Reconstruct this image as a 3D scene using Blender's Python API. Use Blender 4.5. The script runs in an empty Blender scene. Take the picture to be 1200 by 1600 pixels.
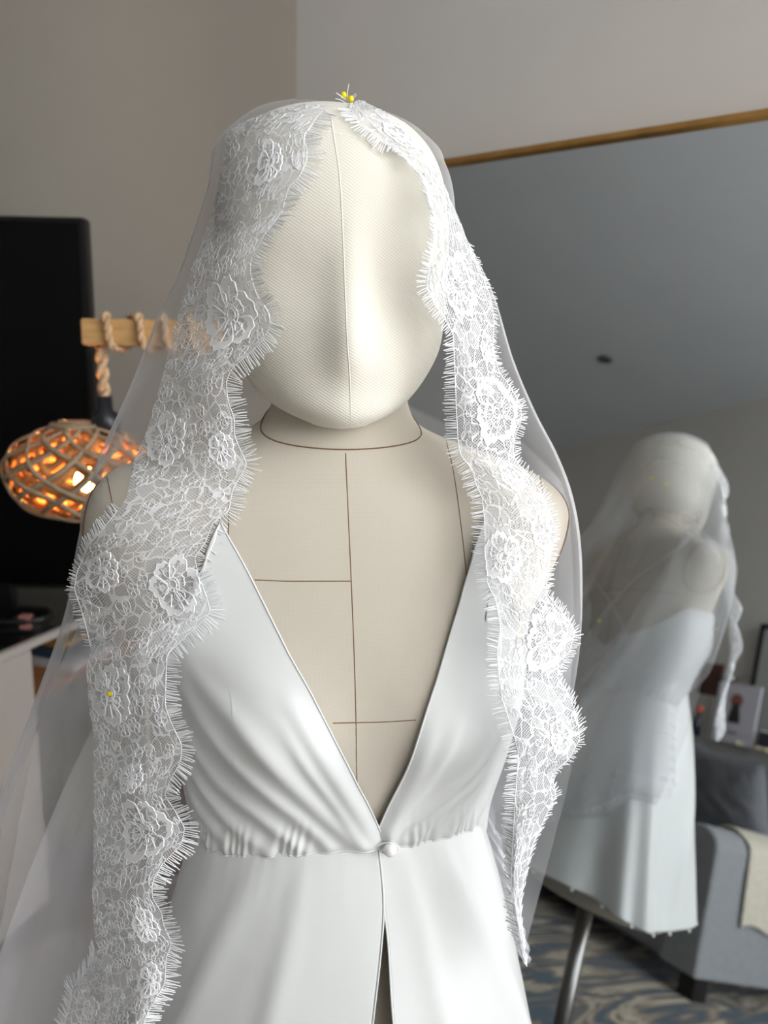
import bpy, math, random
import numpy as np
from mathutils import Vector, Matrix
from mathutils.bvhtree import BVHTree
rnd = random.Random(7)
PI = math.pi
C0 = bpy.context.scene
COL = C0.collection

# ------------------------------------------------------------------ camera
FPX, PITCH, ROLL, CAMH = 1134.0, math.radians(11.1), math.radians(1.3), 1.30
Fv = np.array([0, math.cos(PITCH), -math.sin(PITCH)])
U0 = np.array([0, math.sin(PITCH), math.cos(PITCH)]); R0 = np.array([1.0, 0, 0])
Rv = math.cos(ROLL)*R0 + math.sin(ROLL)*U0
Uv = -math.sin(ROLL)*R0 + math.cos(ROLL)*U0
CAM = np.array([0, 0, CAMH])
cd = bpy.data.cameras.new('camera'); cam = bpy.data.objects.new('camera', cd); COL.objects.link(cam)
cam.matrix_world = Matrix([[Rv[0], Uv[0], -Fv[0], CAM[0]], [Rv[1], Uv[1], -Fv[1], CAM[1]], [Rv[2], Uv[2], -Fv[2], CAM[2]], [0, 0, 0, 1]])
cd.sensor_fit = 'VERTICAL'; cd.sensor_height = 32.0; cd.lens = FPX/1600*32.0
cd.clip_start = 0.02
cd.dof.use_dof = True; cd.dof.focus_distance = 0.53; cd.dof.aperture_fstop = 4.6
C0.camera = cam

# ------------------------------------------------------------------ world, lights, exposure
w = bpy.data.worlds.new('world'); C0.world = w; w.use_nodes = True
bg = w.node_tree.nodes['Background']; bg.inputs[0].default_value = (0.95, 0.975, 1.0, 1); bg.inputs[1].default_value = 4.0
def area(name, loc, target, sx, sy, power, col):
    l = bpy.data.lights.new(name, 'AREA'); l.shape = 'RECTANGLE'; l.size = sx; l.size_y = sy; l.energy = power; l.color = col
    o = bpy.data.objects.new(name, l); COL.objects.link(o); o.location = loc
    o.rotation_euler = (Vector(target)-Vector(loc)).to_track_quat('-Z', 'Y').to_euler(); return o
area('window_light', (1.9, -0.8, 1.9), (0.0, 0.6, 1.25), 1.6, 1.6, 4, (0.97, 0.985, 1.0))
area('skylight', (1.25, -1.1, 2.15), (0.0, 0.8, 1.1), 1.9, 1.5, 17, (0.98, 0.99, 1.0))
C0.view_settings.view_transform = 'Standard'; C0.view_settings.look = 'None'
C0.view_settings.gamma = 1; C0.view_settings.use_curve_mapping = False
C0.view_settings.exposure = 0.60

# ------------------------------------------------------------------ geometry of the view (used to read sizes off the photograph)
def ray(x, y): return Fv + Rv*(x-600)/FPX - Uv*(y-800)/FPX
def W(x, y, Y):                       # the point of the plane y=Y seen at a pixel
    r = ray(x, y); return CAM + r*(Y/r[1])
def Z(x, y, z):
    r = ray(x, y); return CAM + r*((z-CAMH)/r[2])
AZ, LEAN, MD = math.radians(33.45), math.radians(14.1), 1.10
MN = np.array([-math.sin(AZ)*math.cos(LEAN), -math.cos(AZ)*math.cos(LEAN), math.sin(LEAN)])
def mray(x, y):                       # after bouncing off the mirror
    r = ray(x, y); t = MD/-(r@MN); return CAM+r*t, r-2*(r@MN)*MN
def MZ(x, y, z): M, r = mray(x, y); return M+r*((z-M[2])/r[2])
def MY(x, y, Y): M, r = mray(x, y); return M+r*((Y-M[1])/r[1])

# ------------------------------------------------------------------ materials
def s2l(c): return tuple(((v/255)/12.92 if v/255 <= .04045 else ((v/255+.055)/1.055)**2.4) for v in c)+(1,)
def mat(name, rgb, rough=.6, metal=0, spec=.5, sheen=0, emit=None, es=0):
    m = bpy.data.materials.new(name); m.use_nodes = True; b = m.node_tree.nodes['Principled BSDF']
    b.inputs['Base Color'].default_value = s2l(rgb); b.inputs['Roughness'].default_value = rough
    b.inputs['Metallic'].default_value = metal; b.inputs['Specular IOR Level'].default_value = spec
    if sheen: b.inputs['Sheen Weight'].default_value = sheen
    if emit: b.inputs['Emission Color'].default_value = s2l(emit); b.inputs['Emission Strength'].default_value = es
    return m
def nodes(m): return m.node_tree.nodes, m.node_tree.links, m.node_tree.nodes['Principled BSDF']
def noise_mat(m, scale=20, amt=.08, bump=0, bscale=200, stretch=(1, 1, 1), dist=.001):
    N, L, b = nodes(m); tc = N.new('ShaderNodeTexCoord'); mp = N.new('ShaderNodeMapping'); mp.inputs['Scale'].default_value = stretch
    L.new(tc.outputs['Object'], mp.inputs[0])
    n = N.new('ShaderNodeTexNoise'); n.inputs['Scale'].default_value = scale; n.inputs['Detail'].default_value = 5; L.new(mp.outputs[0], n.inputs[0])
    c = b.inputs['Base Color'].default_value[:]
    r = N.new('ShaderNodeValToRGB'); r.color_ramp.elements[0].position = .3; r.color_ramp.elements[1].position = .7
    r.color_ramp.elements[0].color = tuple(v*(1-amt) for v in c[:3])+(1,); r.color_ramp.elements[1].color = tuple(min(1, v*(1+amt)) for v in c[:3])+(1,)
    L.new(n.outputs[0], r.inputs[0]); L.new(r.outputs[0], b.inputs['Base Color'])
    if bump:
        n2 = N.new('ShaderNodeTexNoise'); n2.inputs['Scale'].default_value = bscale; L.new(mp.outputs[0], n2.inputs[0])
        bp = N.new('ShaderNodeBump'); bp.inputs['Strength'].default_value = bump; bp.inputs['Distance'].default_value = dist
        L.new(n2.outputs[0], bp.inputs['Height']); L.new(bp.outputs[0], b.inputs['Normal'])
    return m
def weave_mat(name, rgb, p1, p2, amt, bump, diag=False, rough=.85):     # woven cloth: two crossed sets of threads
    m = mat(name, rgb, rough, spec=.2, sheen=.15); N, L, b = nodes(m)
    tc = N.new('ShaderNodeTexCoord'); sx = N.new('ShaderNodeSeparateXYZ'); L.new(tc.outputs['Object'], sx.inputs[0])
    def mth(op, a, bb=None, c=None):
        n = N.new('ShaderNodeMath'); n.operation = op
        for i, v in enumerate((a, bb, c)):
            if v is None: continue
            if isinstance(v, (int, float)): n.inputs[i].default_value = v
            else: L.new(v, n.inputs[i])
        return n.outputs[0]
    X, Zz = sx.outputs[0], sx.outputs[2]
    if diag:
        ax = mth('ABSOLUTE', X)
        a1 = mth('ADD', mth('MULTIPLY', X, -.62), mth('MULTIPLY', Zz, -1.0))
        a1 = mth('SINE', mth('MULTIPLY', a1, 2*PI/p1)); a2 = mth('SINE', mth('MULTIPLY', X, 2*PI/p2))
        v = mth('ADD', mth('MULTIPLY', a1, .8), mth('MULTIPLY', a2, .2))
    else:
        a1 = mth('SINE', mth('MULTIPLY', X, 2*PI/p1)); a2 = mth('SINE', mth('MULTIPLY', Zz, 2*PI/p2))
        v = mth('ADD', mth('MULTIPLY', a1, .5), mth('MULTIPLY', a2, .5))
    nz = N.new('ShaderNodeTexNoise'); nz.inputs['Scale'].default_value = 30; nz.inputs['Detail'].default_value = 8; L.new(tc.outputs['Object'], nz.inputs[0])
    v2 = mth('ADD', mth('MULTIPLY', v, .5), mth('MULTIPLY', nz.outputs[0], .9))
    r = N.new('ShaderNodeValToRGB'); c = s2l(rgb)
    r.color_ramp.elements[0].position = 0; r.color_ramp.elements[1].position = 1
    r.color_ramp.elements[0].color = tuple(x*(1-amt) for x in c[:3])+(1,); r.color_ramp.elements[1].color = tuple(min(1, x*(1+amt*.6)) for x in c[:3])+(1,)
    L.new(v2, r.inputs[0]); L.new(r.outputs[0], b.inputs['Base Color'])
    bp = N.new('ShaderNodeBump'); bp.inputs['Strength'].default_value = bump; bp.inputs['Distance'].default_value = .0004
    L.new(v, bp.inputs['Height']); L.new(bp.outputs[0], b.inputs['Normal'])
    return m
M = {}
M['linen'] = weave_mat('linen_cover', (196, 188, 174), .0009, .0009, .03, .12)
M['twill'] = weave_mat('twill_cover', (230, 226, 213), .0021, .0011, .05, .22, diag=True)
M['brown_thread'] = mat('brown_thread', (122, 92, 66), .8)
M['cream_thread'] = mat('cream_thread', (240, 236, 222), .7)
def satin():
    m = mat('satin', (220, 222, 221), .30, spec=.45, sheen=.1); N, L, b = nodes(m)
    b.inputs['Anisotropic'].default_value = .4
    tc = N.new('ShaderNodeTexCoord'); n = N.new('ShaderNodeTexNoise'); n.inputs['Scale'].default_value = 14; n.inputs['Detail'].default_value = 3
    L.new(tc.outputs['Object'], n.inputs[0]); bp = N.new('ShaderNodeBump'); bp.inputs['Strength'].default_value = .25; bp.inputs['Distance'].default_value = .006
    L.new(n.outputs[0], bp.inputs['Height']); L.new(bp.outputs[0], b.inputs['Normal']); return m
M['satin'] = satin()
M['pearl'] = mat('pearl', (240, 238, 236), .18, spec=.8); 
M['steel'] = mat('brushed_steel', (150, 148, 146), .3, 1)
M['black_metal'] = mat('black_metal', (28, 28, 28), .45)
M['yellow'] = mat('yellow_pin_head', (246, 226, 20), .3)
def sheer(name, rgb, fac, facing, rough=.9, trans=.4):
    m = bpy.data.materials.new(name); m.use_nodes = True; N = m.node_tree.nodes; L = m.node_tree.links; N.clear()
    out = N.new('ShaderNodeOutputMaterial'); mx = N.new('ShaderNodeMixShader'); tr = N.new('ShaderNodeBsdfTransparent')
    df = N.new('ShaderNodeBsdfDiffuse'); tl = N.new('ShaderNodeBsdfTranslucent'); m2 = N.new('ShaderNodeMixShader'); m2.inputs[0].default_value = trans
    df.inputs[0].default_value = s2l(rgb); tl.inputs[0].default_value = s2l(rgb)
    L.new(df.outputs[0], m2.inputs[1]); L.new(tl.outputs[0], m2.inputs[2])
    lw = N.new('ShaderNodeLayerWeight'); lw.inputs[0].default_value = .35
    tc = N.new('ShaderNodeTexCoord'); wv = N.new('ShaderNodeTexNoise'); wv.inputs['Scale'].default_value = 9; wv.inputs['Detail'].default_value = 3; L.new(tc.outputs['Object'], wv.inputs[0])
    a = N.new('ShaderNodeMath'); a.operation = 'MULTIPLY_ADD'; a.inputs[1].default_value = facing; a.inputs[2].default_value = fac-.04; L.new(lw.outputs['Facing'], a.inputs[0])
    a2 = N.new('ShaderNodeMath'); a2.operation = 'MULTIPLY_ADD'; a2.inputs[1].default_value = .08; L.new(wv.outputs[0], a2.inputs[0]); L.new(a.outputs[0], a2.inputs[2]); a2.use_clamp = True
    L.new(a2.outputs[0], mx.inputs[0]); L.new(tr.outputs[0], mx.inputs[1]); L.new(m2.outputs[0], mx.inputs[2]); L.new(mx.outputs[0], out.inputs[0])
    return m
M['tulle'] = sheer('silk_tulle', (240, 240, 244), .17, .5)
M['lace_solid'] = sheer('lace_dense_thread', (253, 253, 254), .92, .1, trans=.15)
M['lace_half'] = sheer('lace_gauze', (250, 250, 252), .12, .05)
M['thread'] = mat('lace_thread', (250, 251, 253), .55, spec=.4)
def lace_net():
    m = bpy.data.materials.new('lace_net'); m.use_nodes = True; N = m.node_tree.nodes; L = m.node_tree.links; N.clear()
    def mth(op, a, b=None, c=None, clamp=False):
        n = N.new('ShaderNodeMath'); n.operation = op; n.use_clamp = clamp
        for i, v in enumerate((a, b, c)):
            if v is None: continue
            if isinstance(v, (int, float)): n.inputs[i].default_value = v
            else: L.new(v, n.inputs[i])
        return n.outputs[0]
    uv = N.new('ShaderNodeUVMap'); uv.uv_map = 'UVMap'
    sp = N.new('ShaderNodeSeparateXYZ'); L.new(uv.outputs[0], sp.inputs[0]); u, v = sp.outputs[0], sp.outputs[1]
    def lines(cu, cv, p, wdt):        # threads of the net: one family of parallel lines
        q = mth('ADD', mth('MULTIPLY', u, cu/p), mth('MULTIPLY', v, cv/p))
        d = mth('ABSOLUTE', mth('SUBTRACT', mth('FRACT', q), .5))
        return mth('GREATER_THAN', d, .5-wdt)
    g = mth('MAXIMUM', lines(1, .62, .0021, .14), lines(1, -.62, .0021, .14))
    nz = N.new('ShaderNodeTexNoise'); nz.inputs['Scale'].default_value = 70; nz.inputs['Detail'].default_value = 1; L.new(uv.outputs[0], nz.inputs[0])
    mxv = N.new('ShaderNodeMix'); mxv.data_type = 'VECTOR'; mxv.inputs[0].default_value = .012; L.new(uv.outputs[0], mxv.inputs[4]); L.new(nz.outputs['Color'], mxv.inputs[5])
    vo = N.new('ShaderNodeTexVoronoi'); vo.feature = 'DISTANCE_TO_EDGE'; vo.inputs['Scale'].default_value = 92; L.new(mxv.outputs[1], vo.inputs['Vector'])
    cord = mth('LESS_THAN', vo.outputs['Distance'], .055)
    v3 = N.new('ShaderNodeTexVoronoi'); v3.feature = 'F1'; v3.inputs['Scale'].default_value = 92; L.new(mxv.outputs[1], v3.inputs['Vector'])
    sc = N.new('ShaderNodeSeparateColor'); L.new(v3.outputs['Color'], sc.inputs[0])
    dense = mth('GREATER_THAN', sc.outputs[0], .72)          # some lobes are woven close
    fine = lines(0, 1, .0009, .26)
    dz = mth('MULTIPLY', dense, mth('MULTIPLY_ADD', fine, .45, .18))
    al = mth('MAXIMUM', mth('MULTIPLY', g, .78), mth('MAXIMUM', mth('MULTIPLY', cord, 1.0), dz))
    al = mth('MAXIMUM', al, .12)
    out = N.new('ShaderNodeOutputMaterial'); mx = N.new('ShaderNodeMixShader'); tr = N.new('ShaderNodeBsdfTransparent')
    df = N.new('ShaderNodeBsdfDiffuse'); tl = N.new('ShaderNodeBsdfTranslucent'); m2 = N.new('ShaderNodeMixShader'); m2.inputs[0].default_value = .25
    df.inputs[0].default_value = s2l((250, 250, 252)); tl.inputs[0].default_value = s2l((246, 247, 250))
    L.new(df.outputs[0], m2.inputs[1]); L.new(tl.outputs[0], m2.inputs[2]); L.new(al, mx.inputs[0]); L.new(tr.outputs[0], mx.inputs[1]); L.new(m2.outputs[0], mx.inputs[2]); L.new(mx.outputs[0], out.inputs[0])
    return m
M['net'] = lace_net()

# ------------------------------------------------------------------ helpers
def link(name, me, m=None, parent=None, smooth=True):
    o = bpy.data.objects.new(name, me); COL.objects.link(o)
    if m is not None: me.materials.append(m)
    if smooth: me.polygons.foreach_set('use_smooth', [True]*len(me.polygons))
    if parent is not None: o.parent = parent; o.matrix_parent_inverse = parent.matrix_world.inverted() if parent.type != 'EMPTY' else Matrix.Translation(-parent.location)
    return o
def meshobj(name, V, Fc, m=None, parent=None, smooth=True, uv=None):
    me = bpy.data.meshes.new(name); me.from_pydata([tuple(map(float, v)) for v in V], [], [tuple(map(int, f)) for f in Fc]); 
    if uv is not None:
        ul = me.uv_layers.new(name='UVMap'); idx = np.zeros(len(me.loops), dtype=np.int32); me.loops.foreach_get('vertex_index', idx)
        ul.data.foreach_set('uv', np.asarray(uv, dtype=np.float32)[idx].ravel())
    me.update(); return link(name, me, m, parent, smooth)
def empty(name, loc, label, cat, group=None):
    o = bpy.data.objects.new(name, None); COL.objects.link(o); o.location = tuple(map(float, loc)); o.empty_display_size = .05
    o['label'] = label; o['category'] = cat
    if group: o['group'] = group
    return o
def tag(o, label, cat, group=None):
    o['label'] = label; o['category'] = cat
    if group: o['group'] = group
    return o
def grid_faces(nr, nc, closed=False, off=0):
    r = np.arange(nr-1)[:, None]; c = np.arange(nc if closed else nc-1)[None, :]; c2 = (c+1) % nc
    a = r*nc+c; b = r*nc+c2; d = (r+1)*nc+c; e = (r+1)*nc+c2
    return (np.stack([a, b, e, d], -1).reshape(-1, 4)+off)
def cr(xs, ys, x):                    # smooth monotone-ish interpolation through points (cubic Hermite)
    xs = np.asarray(xs, float); ys = np.asarray(ys, float); x = np.clip(np.asarray(x, float), xs[0], xs[-1])
    d = np.diff(ys, axis=0)/np.diff(xs).reshape((-1,)+(1,)*(ys.ndim-1))
    m = np.concatenate([d[:1], (d[:-1]+d[1:])/2, d[-1:]])
    i = np.clip(np.searchsorted(xs, x, side='right')-1, 0, len(xs)-2); h = xs[i+1]-xs[i]; t = (x-xs[i])/h
    sh = (-1,)+(1,)*(ys.ndim-1); t = t.reshape(sh) if ys.ndim > 1 else t; h = h.reshape(sh) if ys.ndim > 1 else h
    return (2*t**3-3*t**2+1)*ys[i]+(t**3-2*t**2+t)*h*m[i]+(-2*t**3+3*t**2)*ys[i+1]+(t**3-t**2)*h*m[i+1]
def smoothline(P, n):
    P = np.asarray(P, float); s = np.concatenate([[0], np.cumsum(np.linalg.norm(np.diff(P, axis=0), axis=1))]); return cr(s, P, np.linspace(0, s[-1], n))
def tubes(lines, r, sides=3, closed=False):        # many round threads in one mesh
    VV, FF, off = [], [], 0; ang = np.arange(sides)*2*PI/sides
    for P in lines:
        P = np.asarray(P, float); n = len(P)
        if n < 2: continue
        T = np.gradient(P, axis=0); T /= np.linalg.norm(T, axis=1)[:, None]+1e-12
        ref = np.where(np.abs(T[:, 1:2]) > .9, np.array([[1., 0, 0]]), np.array([[0, 1., 0]]))
        A = np.cross(T, ref); A /= np.linalg.norm(A, axis=1)[:, None]+1e-12; B = np.cross(T, A)
        rr = np.asarray(r, float).reshape(-1, 1, 1) if np.ndim(r) else r
        ring = P[:, None, :]+rr*(A[:, None, :]*np.cos(ang)[None, :, None]+B[:, None, :]*np.sin(ang)[None, :, None])
        VV.append(ring.reshape(-1, 3)); FF.append(grid_faces(n, sides, True, off)); off += n*sides
    return np.concatenate(VV), np.concatenate(FF)
def tube_obj(name, lines, r, m, parent=None, sides=3):
    V, Fc = tubes(lines, r, sides); return meshobj(name, V, Fc, m, parent)
def box(name, c, s, m, parent=None, rz=0, bev=.002, rot=None):
    import bmesh
    bm = bmesh.new(); bmesh.ops.create_cube(bm, size=1)
    for v in bm.verts: v.co = Vector((v.co.x*s[0], v.co.y*s[1], v.co.z*s[2]))
    if bev: bmesh.ops.bevel(bm, geom=bm.edges[:], offset=min(bev, min(s)*.45), segments=2, affect='EDGES')
    R = Matrix.Rotation(rz, 4, 'Z') if rot is None else rot
    bm.transform(Matrix.Translation(Vector(tuple(map(float, c)))) @ R)
    me = bpy.data.meshes.new(name); bm.to_mesh(me); bm.free(); return link(name, me, m, parent, False)
def lathe(name, prof, m, parent=None, c=(0, 0, 0), seg=32, rot=None):
    a = np.arange(seg)*2*PI/seg; P = np.array(prof, float)
    V = np.stack([P[:, None, 0]*np.cos(a), P[:, None, 0]*np.sin(a), P[:, None, 1]*np.ones(seg)], -1).reshape(-1, 3)
    if rot is not None: V = V @ np.array(rot.to_3x3()).T
    V = V+np.array(c); return meshobj(name, V, grid_faces(len(P), seg, True), m, parent)

# ------------------------------------------------------------------ room
wallp = noise_mat(mat('warm_grey_paint', (208, 204, 198), .85, spec=.2), 3, .02, .1, 150)
ceilp = noise_mat(mat('ceiling_paint', (204, 206, 208), .9, spec=.2), 3, .02)
floorm = noise_mat(mat('dark_floor', (92, 84, 78), .5), 6, .15, stretch=(1, 8, 1))
def struct(o): o['kind'] = 'structure'; return o
eh = np.array([math.cos(AZ), -math.sin(AZ), 0.])       # along the mirror wall, to the right
hn = np.array([-math.sin(AZ), -math.cos(AZ), 0.])      # out of the mirror wall, to the room
def onmirror(x, y): r = ray(x, y); return CAM+r*(MD/-(r@MN))
mt = onmirror(680, 262); 
wallr0 = mt - hn*.035                                  # the wall the mirror leans on
def onwall(x, y): r = ray(x, y); n = hn; return CAM+r*(((wallr0-CAM)@n)/(r@n))
corner = onwall(464, 80)
def vwall(name, p0, p1, z1, th, out):
    p0 = np.array(p0[:2]); p1 = np.array(p1[:2]); o2 = np.array(out[:2])*th
    V = [(*p0, 0), (*p1, 0), (*p1, z1), (*p0, z1), (*(p0+o2), 0), (*(p1+o2), 0), (*(p1+o2), z1), (*(p0+o2), z1)]
    return struct(meshobj(name, V, [(0, 1, 2, 3), (5, 4, 7, 6), (1, 5, 6, 2), (4, 0, 3, 7), (3, 2, 6, 7), (4, 5, 1, 0)], wallp, smooth=False))
vwall('wall_right', corner, corner+eh*2.9, 3.0, .12, -hn)
wlo = vwall('wall_left', (-4.2, 2.1), (1.6, 2.1), 3.0, .12, (0, 1)); wlo.data.materials[0] = noise_mat(mat('shade_darkened_paint', (156, 149, 139), .85, spec=.2), 3, .02, .1, 150)  # wall paint darkened evenly: the dimmer light on this wall is in its colour
vwall('wall_back', (-4.2, -1.6), (3.0, -1.6), 3.0, .12, (0, -1))
vwall('wall_side', (-4.2, -1.6), (-4.2, 2.1), 3.0, .12, (-1, 0))
struct(box('floor', (-.6, .2, -.05), (7.4, 4.2, .1), floorm, bev=0))
struct(box('ceiling', (-.6, .2, 3.05), (7.4, 4.2, .1), ceilp, bev=0))

# ------------------------------------------------------------------ mirror
eu = np.cross(MN, eh); eu = eu if eu[2] > 0 else -eu
mir_tl = onmirror(560, 287); top_s = (mt-mir_tl)@eh
zt = mt[2]; Ht = (zt-.012)/eu[2]; Wm = 1.25
mirror = empty('leaning_mirror', (mt-eu*Ht)*np.array([1, 1, 0]), 'tall leaning floor mirror with thin brass frame, behind the veiled dress form on the right', 'mirror')
tlp = mt - eh*.10
def slab(name, a, b, c, d, th, m, parent):
    P = [np.array(q, float) for q in (a, b, c, d)]; V = P+[q-MN*th for q in P]
    return meshobj(name, V, [(0, 1, 2, 3), (7, 6, 5, 4), (0, 4, 5, 1), (1, 5, 6, 2), (2, 6, 7, 3), (3, 7, 4, 0)], m, parent, False)
mglass = mat('mirror_silver', (208, 212, 212), .0, 1); mglass.node_tree.nodes['Principled BSDF'].inputs['Base Color'].default_value = (.70, .73, .74, 1)
fw = .009
brass = noise_mat(mat('brushed_brass', (196, 148, 84), .32, .85), 30, .15)
back = mat('dark_backing', (60, 46, 34), .7)
bl = tlp-eu*Ht; br = bl+eh*Wm; tr_ = tlp+eh*Wm
slab('mirror_glass', bl, br, tr_, tlp, .004, mglass, mirror)
slab('backing_board', bl-MN*.0045, br-MN*.0045, tr_-MN*.0045, tlp-MN*.0045, .012, back, mirror)
for nm, a, b, off in (('frame_rail', tlp, tr_, eu), ('frame_rail', bl, br, -eu), ('frame_stile', bl, tlp, -eh), ('frame_stile', br, tr_, eh)):
    f = MN*.008; P = [a+f, b+f, b+off*fw+f, a+off*fw+f]
    if nm == 'frame_stile': P = [a-eu*fw+f, b+eu*fw+f, b+eu*fw+off*fw+f, a-eu*fw+off*fw+f]
    slab(nm, *P, .028, brass, mirror)

# ------------------------------------------------------------------ dress form: torso
YB = .60; YAW = math.radians(9.5)
ex = np.array([math.cos(YAW), math.sin(YAW), 0]); ef = np.array([math.sin(YAW), -math.cos(YAW), 0])   # local right, local front
RG = [ # py, left px, right px, front m, back m, exponent
 (540, 430, 632, .046, .048, 2.0), (600, 428, 634, .048, .050, 2.0), (640, 420, 640, .051, .055, 2.0), (662, 400, 655, .055, .060, 2.0), (680, 362, 690, .058, .066, 1.9),
 (700, 285, 745, .062, .070, 1.8), (715, 225, 785, .066, .074, 1.9), (732, 172, 828, .071, .078, 2.1), (755, 142, 866, .077, .082, 2.4), (785, 127, 886, .083, .086, 2.6),
 (830, 122, 882, .089, .090, 2.6), (880, 135, 862, .093, .092, 2.5), (940, 178, 832, .097, .092, 2.35), (1000, 232, 815, .099, .090, 2.2), (1080, 262, 806, .099, .086, 2.15), (1160, 280, 786, .094, .080, 2.1),
 (1250, 300, 758, .086, .074, 2.1), (1310, 305, 752, .083, .073, 2.1), (1400, 290, 770, .090, .085, 2.1), (1520, 262, 800, .100, .108, 2.1), (1700, 262, 815, .106, .125, 2.1), (1850, 275, 810, .100, .115, 2.1)]
RG = [(g[0], g[1]+36*((g[2]-g[1])/750)**2, g[2]+4*((g[2]-g[1])/750)**2)+g[3:] for g in RG]
zz, cxs, aas = [], [], []
for py, l, r, fb, bb, n in RG:
    A = W(l, py, YB); B = W(r, py, YB); zz.append((A[2]+B[2])/2); cxs.append((A[0]+B[0])/2); aas.append((B[0]-A[0])/2)
zz = np.array(zz); TAB = np.array([cxs, aas, [g[3] for g in RG], [g[4] for g in RG], [g[5] for g in RG]]).T
zs = -zz
def tparam(z): return cr(zs, TAB, -np.atleast_1d(z))
def zpy(py): return float(np.interp(py, [g[0] for g in RG], zz))
BUSTZ = zpy(1060)
def torso(th, z, off=0.0):
    th = np.asarray(th, float); z = np.asarray(z, float); sh = np.broadcast(th, z).shape
    th = np.broadcast_to(th, sh).ravel(); z = np.broadcast_to(z, sh).ravel(); T = tparam(z)
    cx, a, f, b, n = T.T; a = a/math.cos(YAW)*.995
    s, c = np.sin(th), np.cos(th); e = 2/n
    x = a*np.sign(s)*np.abs(s)**e; dep = np.where(c > 0, f, b); y = dep*np.sign(c)*np.abs(c)**e
    bust = .021*(np.exp(-((x-.072)/.05)**2-((z-BUSTZ)/.05)**2)+np.exp(-((x+.072)/.05)**2-((z-BUSTZ)/.05)**2))*(c > 0)*np.clip(c*2, 0, 1)
    y = y+bust
    P = np.stack([cx, np.full_like(cx, YB), z], -1)+x[:, None]*ex+y[:, None]*ef
    if np.any(off):
        o = np.broadcast_to(off, sh).ravel(); nx = x/a**2; ny = y/dep**2; ln = np.sqrt(nx**2+ny**2)+1e-9
        P = P+((nx/ln)*o)[:, None]*ex+((ny/ln)*o)[:, None]*ef
    return P.reshape(sh+(3,))
NT = 128
zg = np.unique(np.concatenate([np.linspace(zz[0], zz[-1], 110), np.linspace(zpy(640), zpy(800), 40)]))[::-1]
TH = np.linspace(-PI, PI, NT, endpoint=False)
TV = torso(TH[None, :], zg[:, None]).reshape(-1, 3)
TF = grid_faces(len(zg), NT, True)
# ------------------------------------------------------------------ dress form: head
YH = .59
HG = [(158.5, 2, .004, .004), (160, 34, .018, .02), (168, 66, .034, .036), (185, 104, .054, .058), (215, 136, .071, .078), (260, 159, .083, .093), (330, 171, .090, .102), (420, 174, .090, .103),
      (500, 170, .087, .096), (550, 161, .085, .082), (590, 140, .083, .062), (620, 117, .080, .040), (642, 93, .077, .018), (656, 69, .073, .0), (666, 46, .067, -.015), (672, 30, .060, -.028), (675, 4, .050, -.045)]
HG = [(176+(g[0]-158.5)*(486/516.5),)+g[1:] for g in HG]
HCX = 520
hz = np.array([W(HCX, g[0], YH)[2] for g in HG]); hcx = np.array([W(HCX, g[0], YH)[0] for g in HG])
hw = np.array([g[1]*YH*.99/FPX for g in HG]); HT = np.array([hcx, hw, [g[2] for g in HG], [g[3] for g in HG]]).T
HYAW = math.radians(11); hx = np.array([math.cos(HYAW), math.sin(HYAW), 0]); hf = np.array([math.sin(HYAW), -math.cos(HYAW), 0])
hzp = lambda py: float(np.interp(py, [g[0] for g in HG], hz))
def head(th, z):
    th = np.asarray(th, float); z = np.asarray(z, float); sh = np.broadcast(th, z).shape
    th = np.broadcast_to(th, sh).ravel(); z = np.broadcast_to(z, sh).ravel(); T = cr(-hz, HT, -z); cx, a, f, b = T.T
    s, c = np.sin(th), np.cos(th); x = a*np.sign(s)*np.abs(s)**.95; mid = (f-b)/2; y = mid+(f+b)/2*np.sign(c)*np.abs(c)**.93
    fr = np.clip(c, 0, 1)
    nose = .010*np.exp(-(x/.017)**2-((z-hzp(545))/.026)**2)+.006*np.exp(-(x/.012)**2-((z-hzp(480))/.045)**2)
    eye = -.0035*(np.exp(-((x-.036)/.022)**2-((z-hzp(455))/.022)**2)+np.exp(-((x+.036)/.022)**2-((z-hzp(455))/.022)**2))
    mouth = -.002*np.exp(-(x/.03)**2-((z-hzp(598))/.012)**2)
    chin = .004*np.exp(-(x/.025)**2-((z-hzp(648))/.014)**2)
    y = y+(nose+eye+mouth+chin)*fr
    P = np.stack([cx, np.full_like(cx, YH), z], -1)+x[:, None]*hx+y[:, None]*hf
    return P.reshape(sh+(3,))
hg = np.interp(np.linspace(0, 1, 90), [0, .12, .85, 1], [hz[0], hzp(201), hzp(629), hz[-1]])
HV = head(TH[None, :], hg[:, None]).reshape(-1, 3); HF = grid_faces(len(hg), NT, True)
form = empty('dress_form', (float(cxs[-3]), YB, 0), 'faceless linen-covered dress form with padded head, wearing the white dress and veil', 'dress form')
def capped(V, Fc, n, nr):             # close top and bottom rings
    V = np.concatenate([V, V[:n].mean(0)[None], V[-n:].mean(0)[None]]); k = len(V)-2
    F2 = [tuple(f) for f in Fc]+[(k, (i+1) % n, i) for i in range(n)]+[(k+1, (nr-1)*n+i, (nr-1)*n+(i+1) % n) for i in range(n)]
    return V, F2
tv, tf = capped(TV, TF, NT, len(zg)); torso_o = meshobj('torso', tv, tf, M['linen'], form)
hv, hf_ = capped(HV, HF, NT, len(hg)); head_o = meshobj('head', hv, hf_, M['twill'], form)
BV_T = BVHTree.FromPolygons([Vector(v) for v in tv], tf); BV_H = BVHTree.FromPolygons([Vector(v) for v in hv], hf_)
def cast(bv, x, y):
    r = ray(x, y); rn = r/np.linalg.norm(r); h = bv.ray_cast(Vector(CAM), Vector(rn)); return (np.array(h[0]), np.array(h[1])) if h[0] else (None, None)
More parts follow.
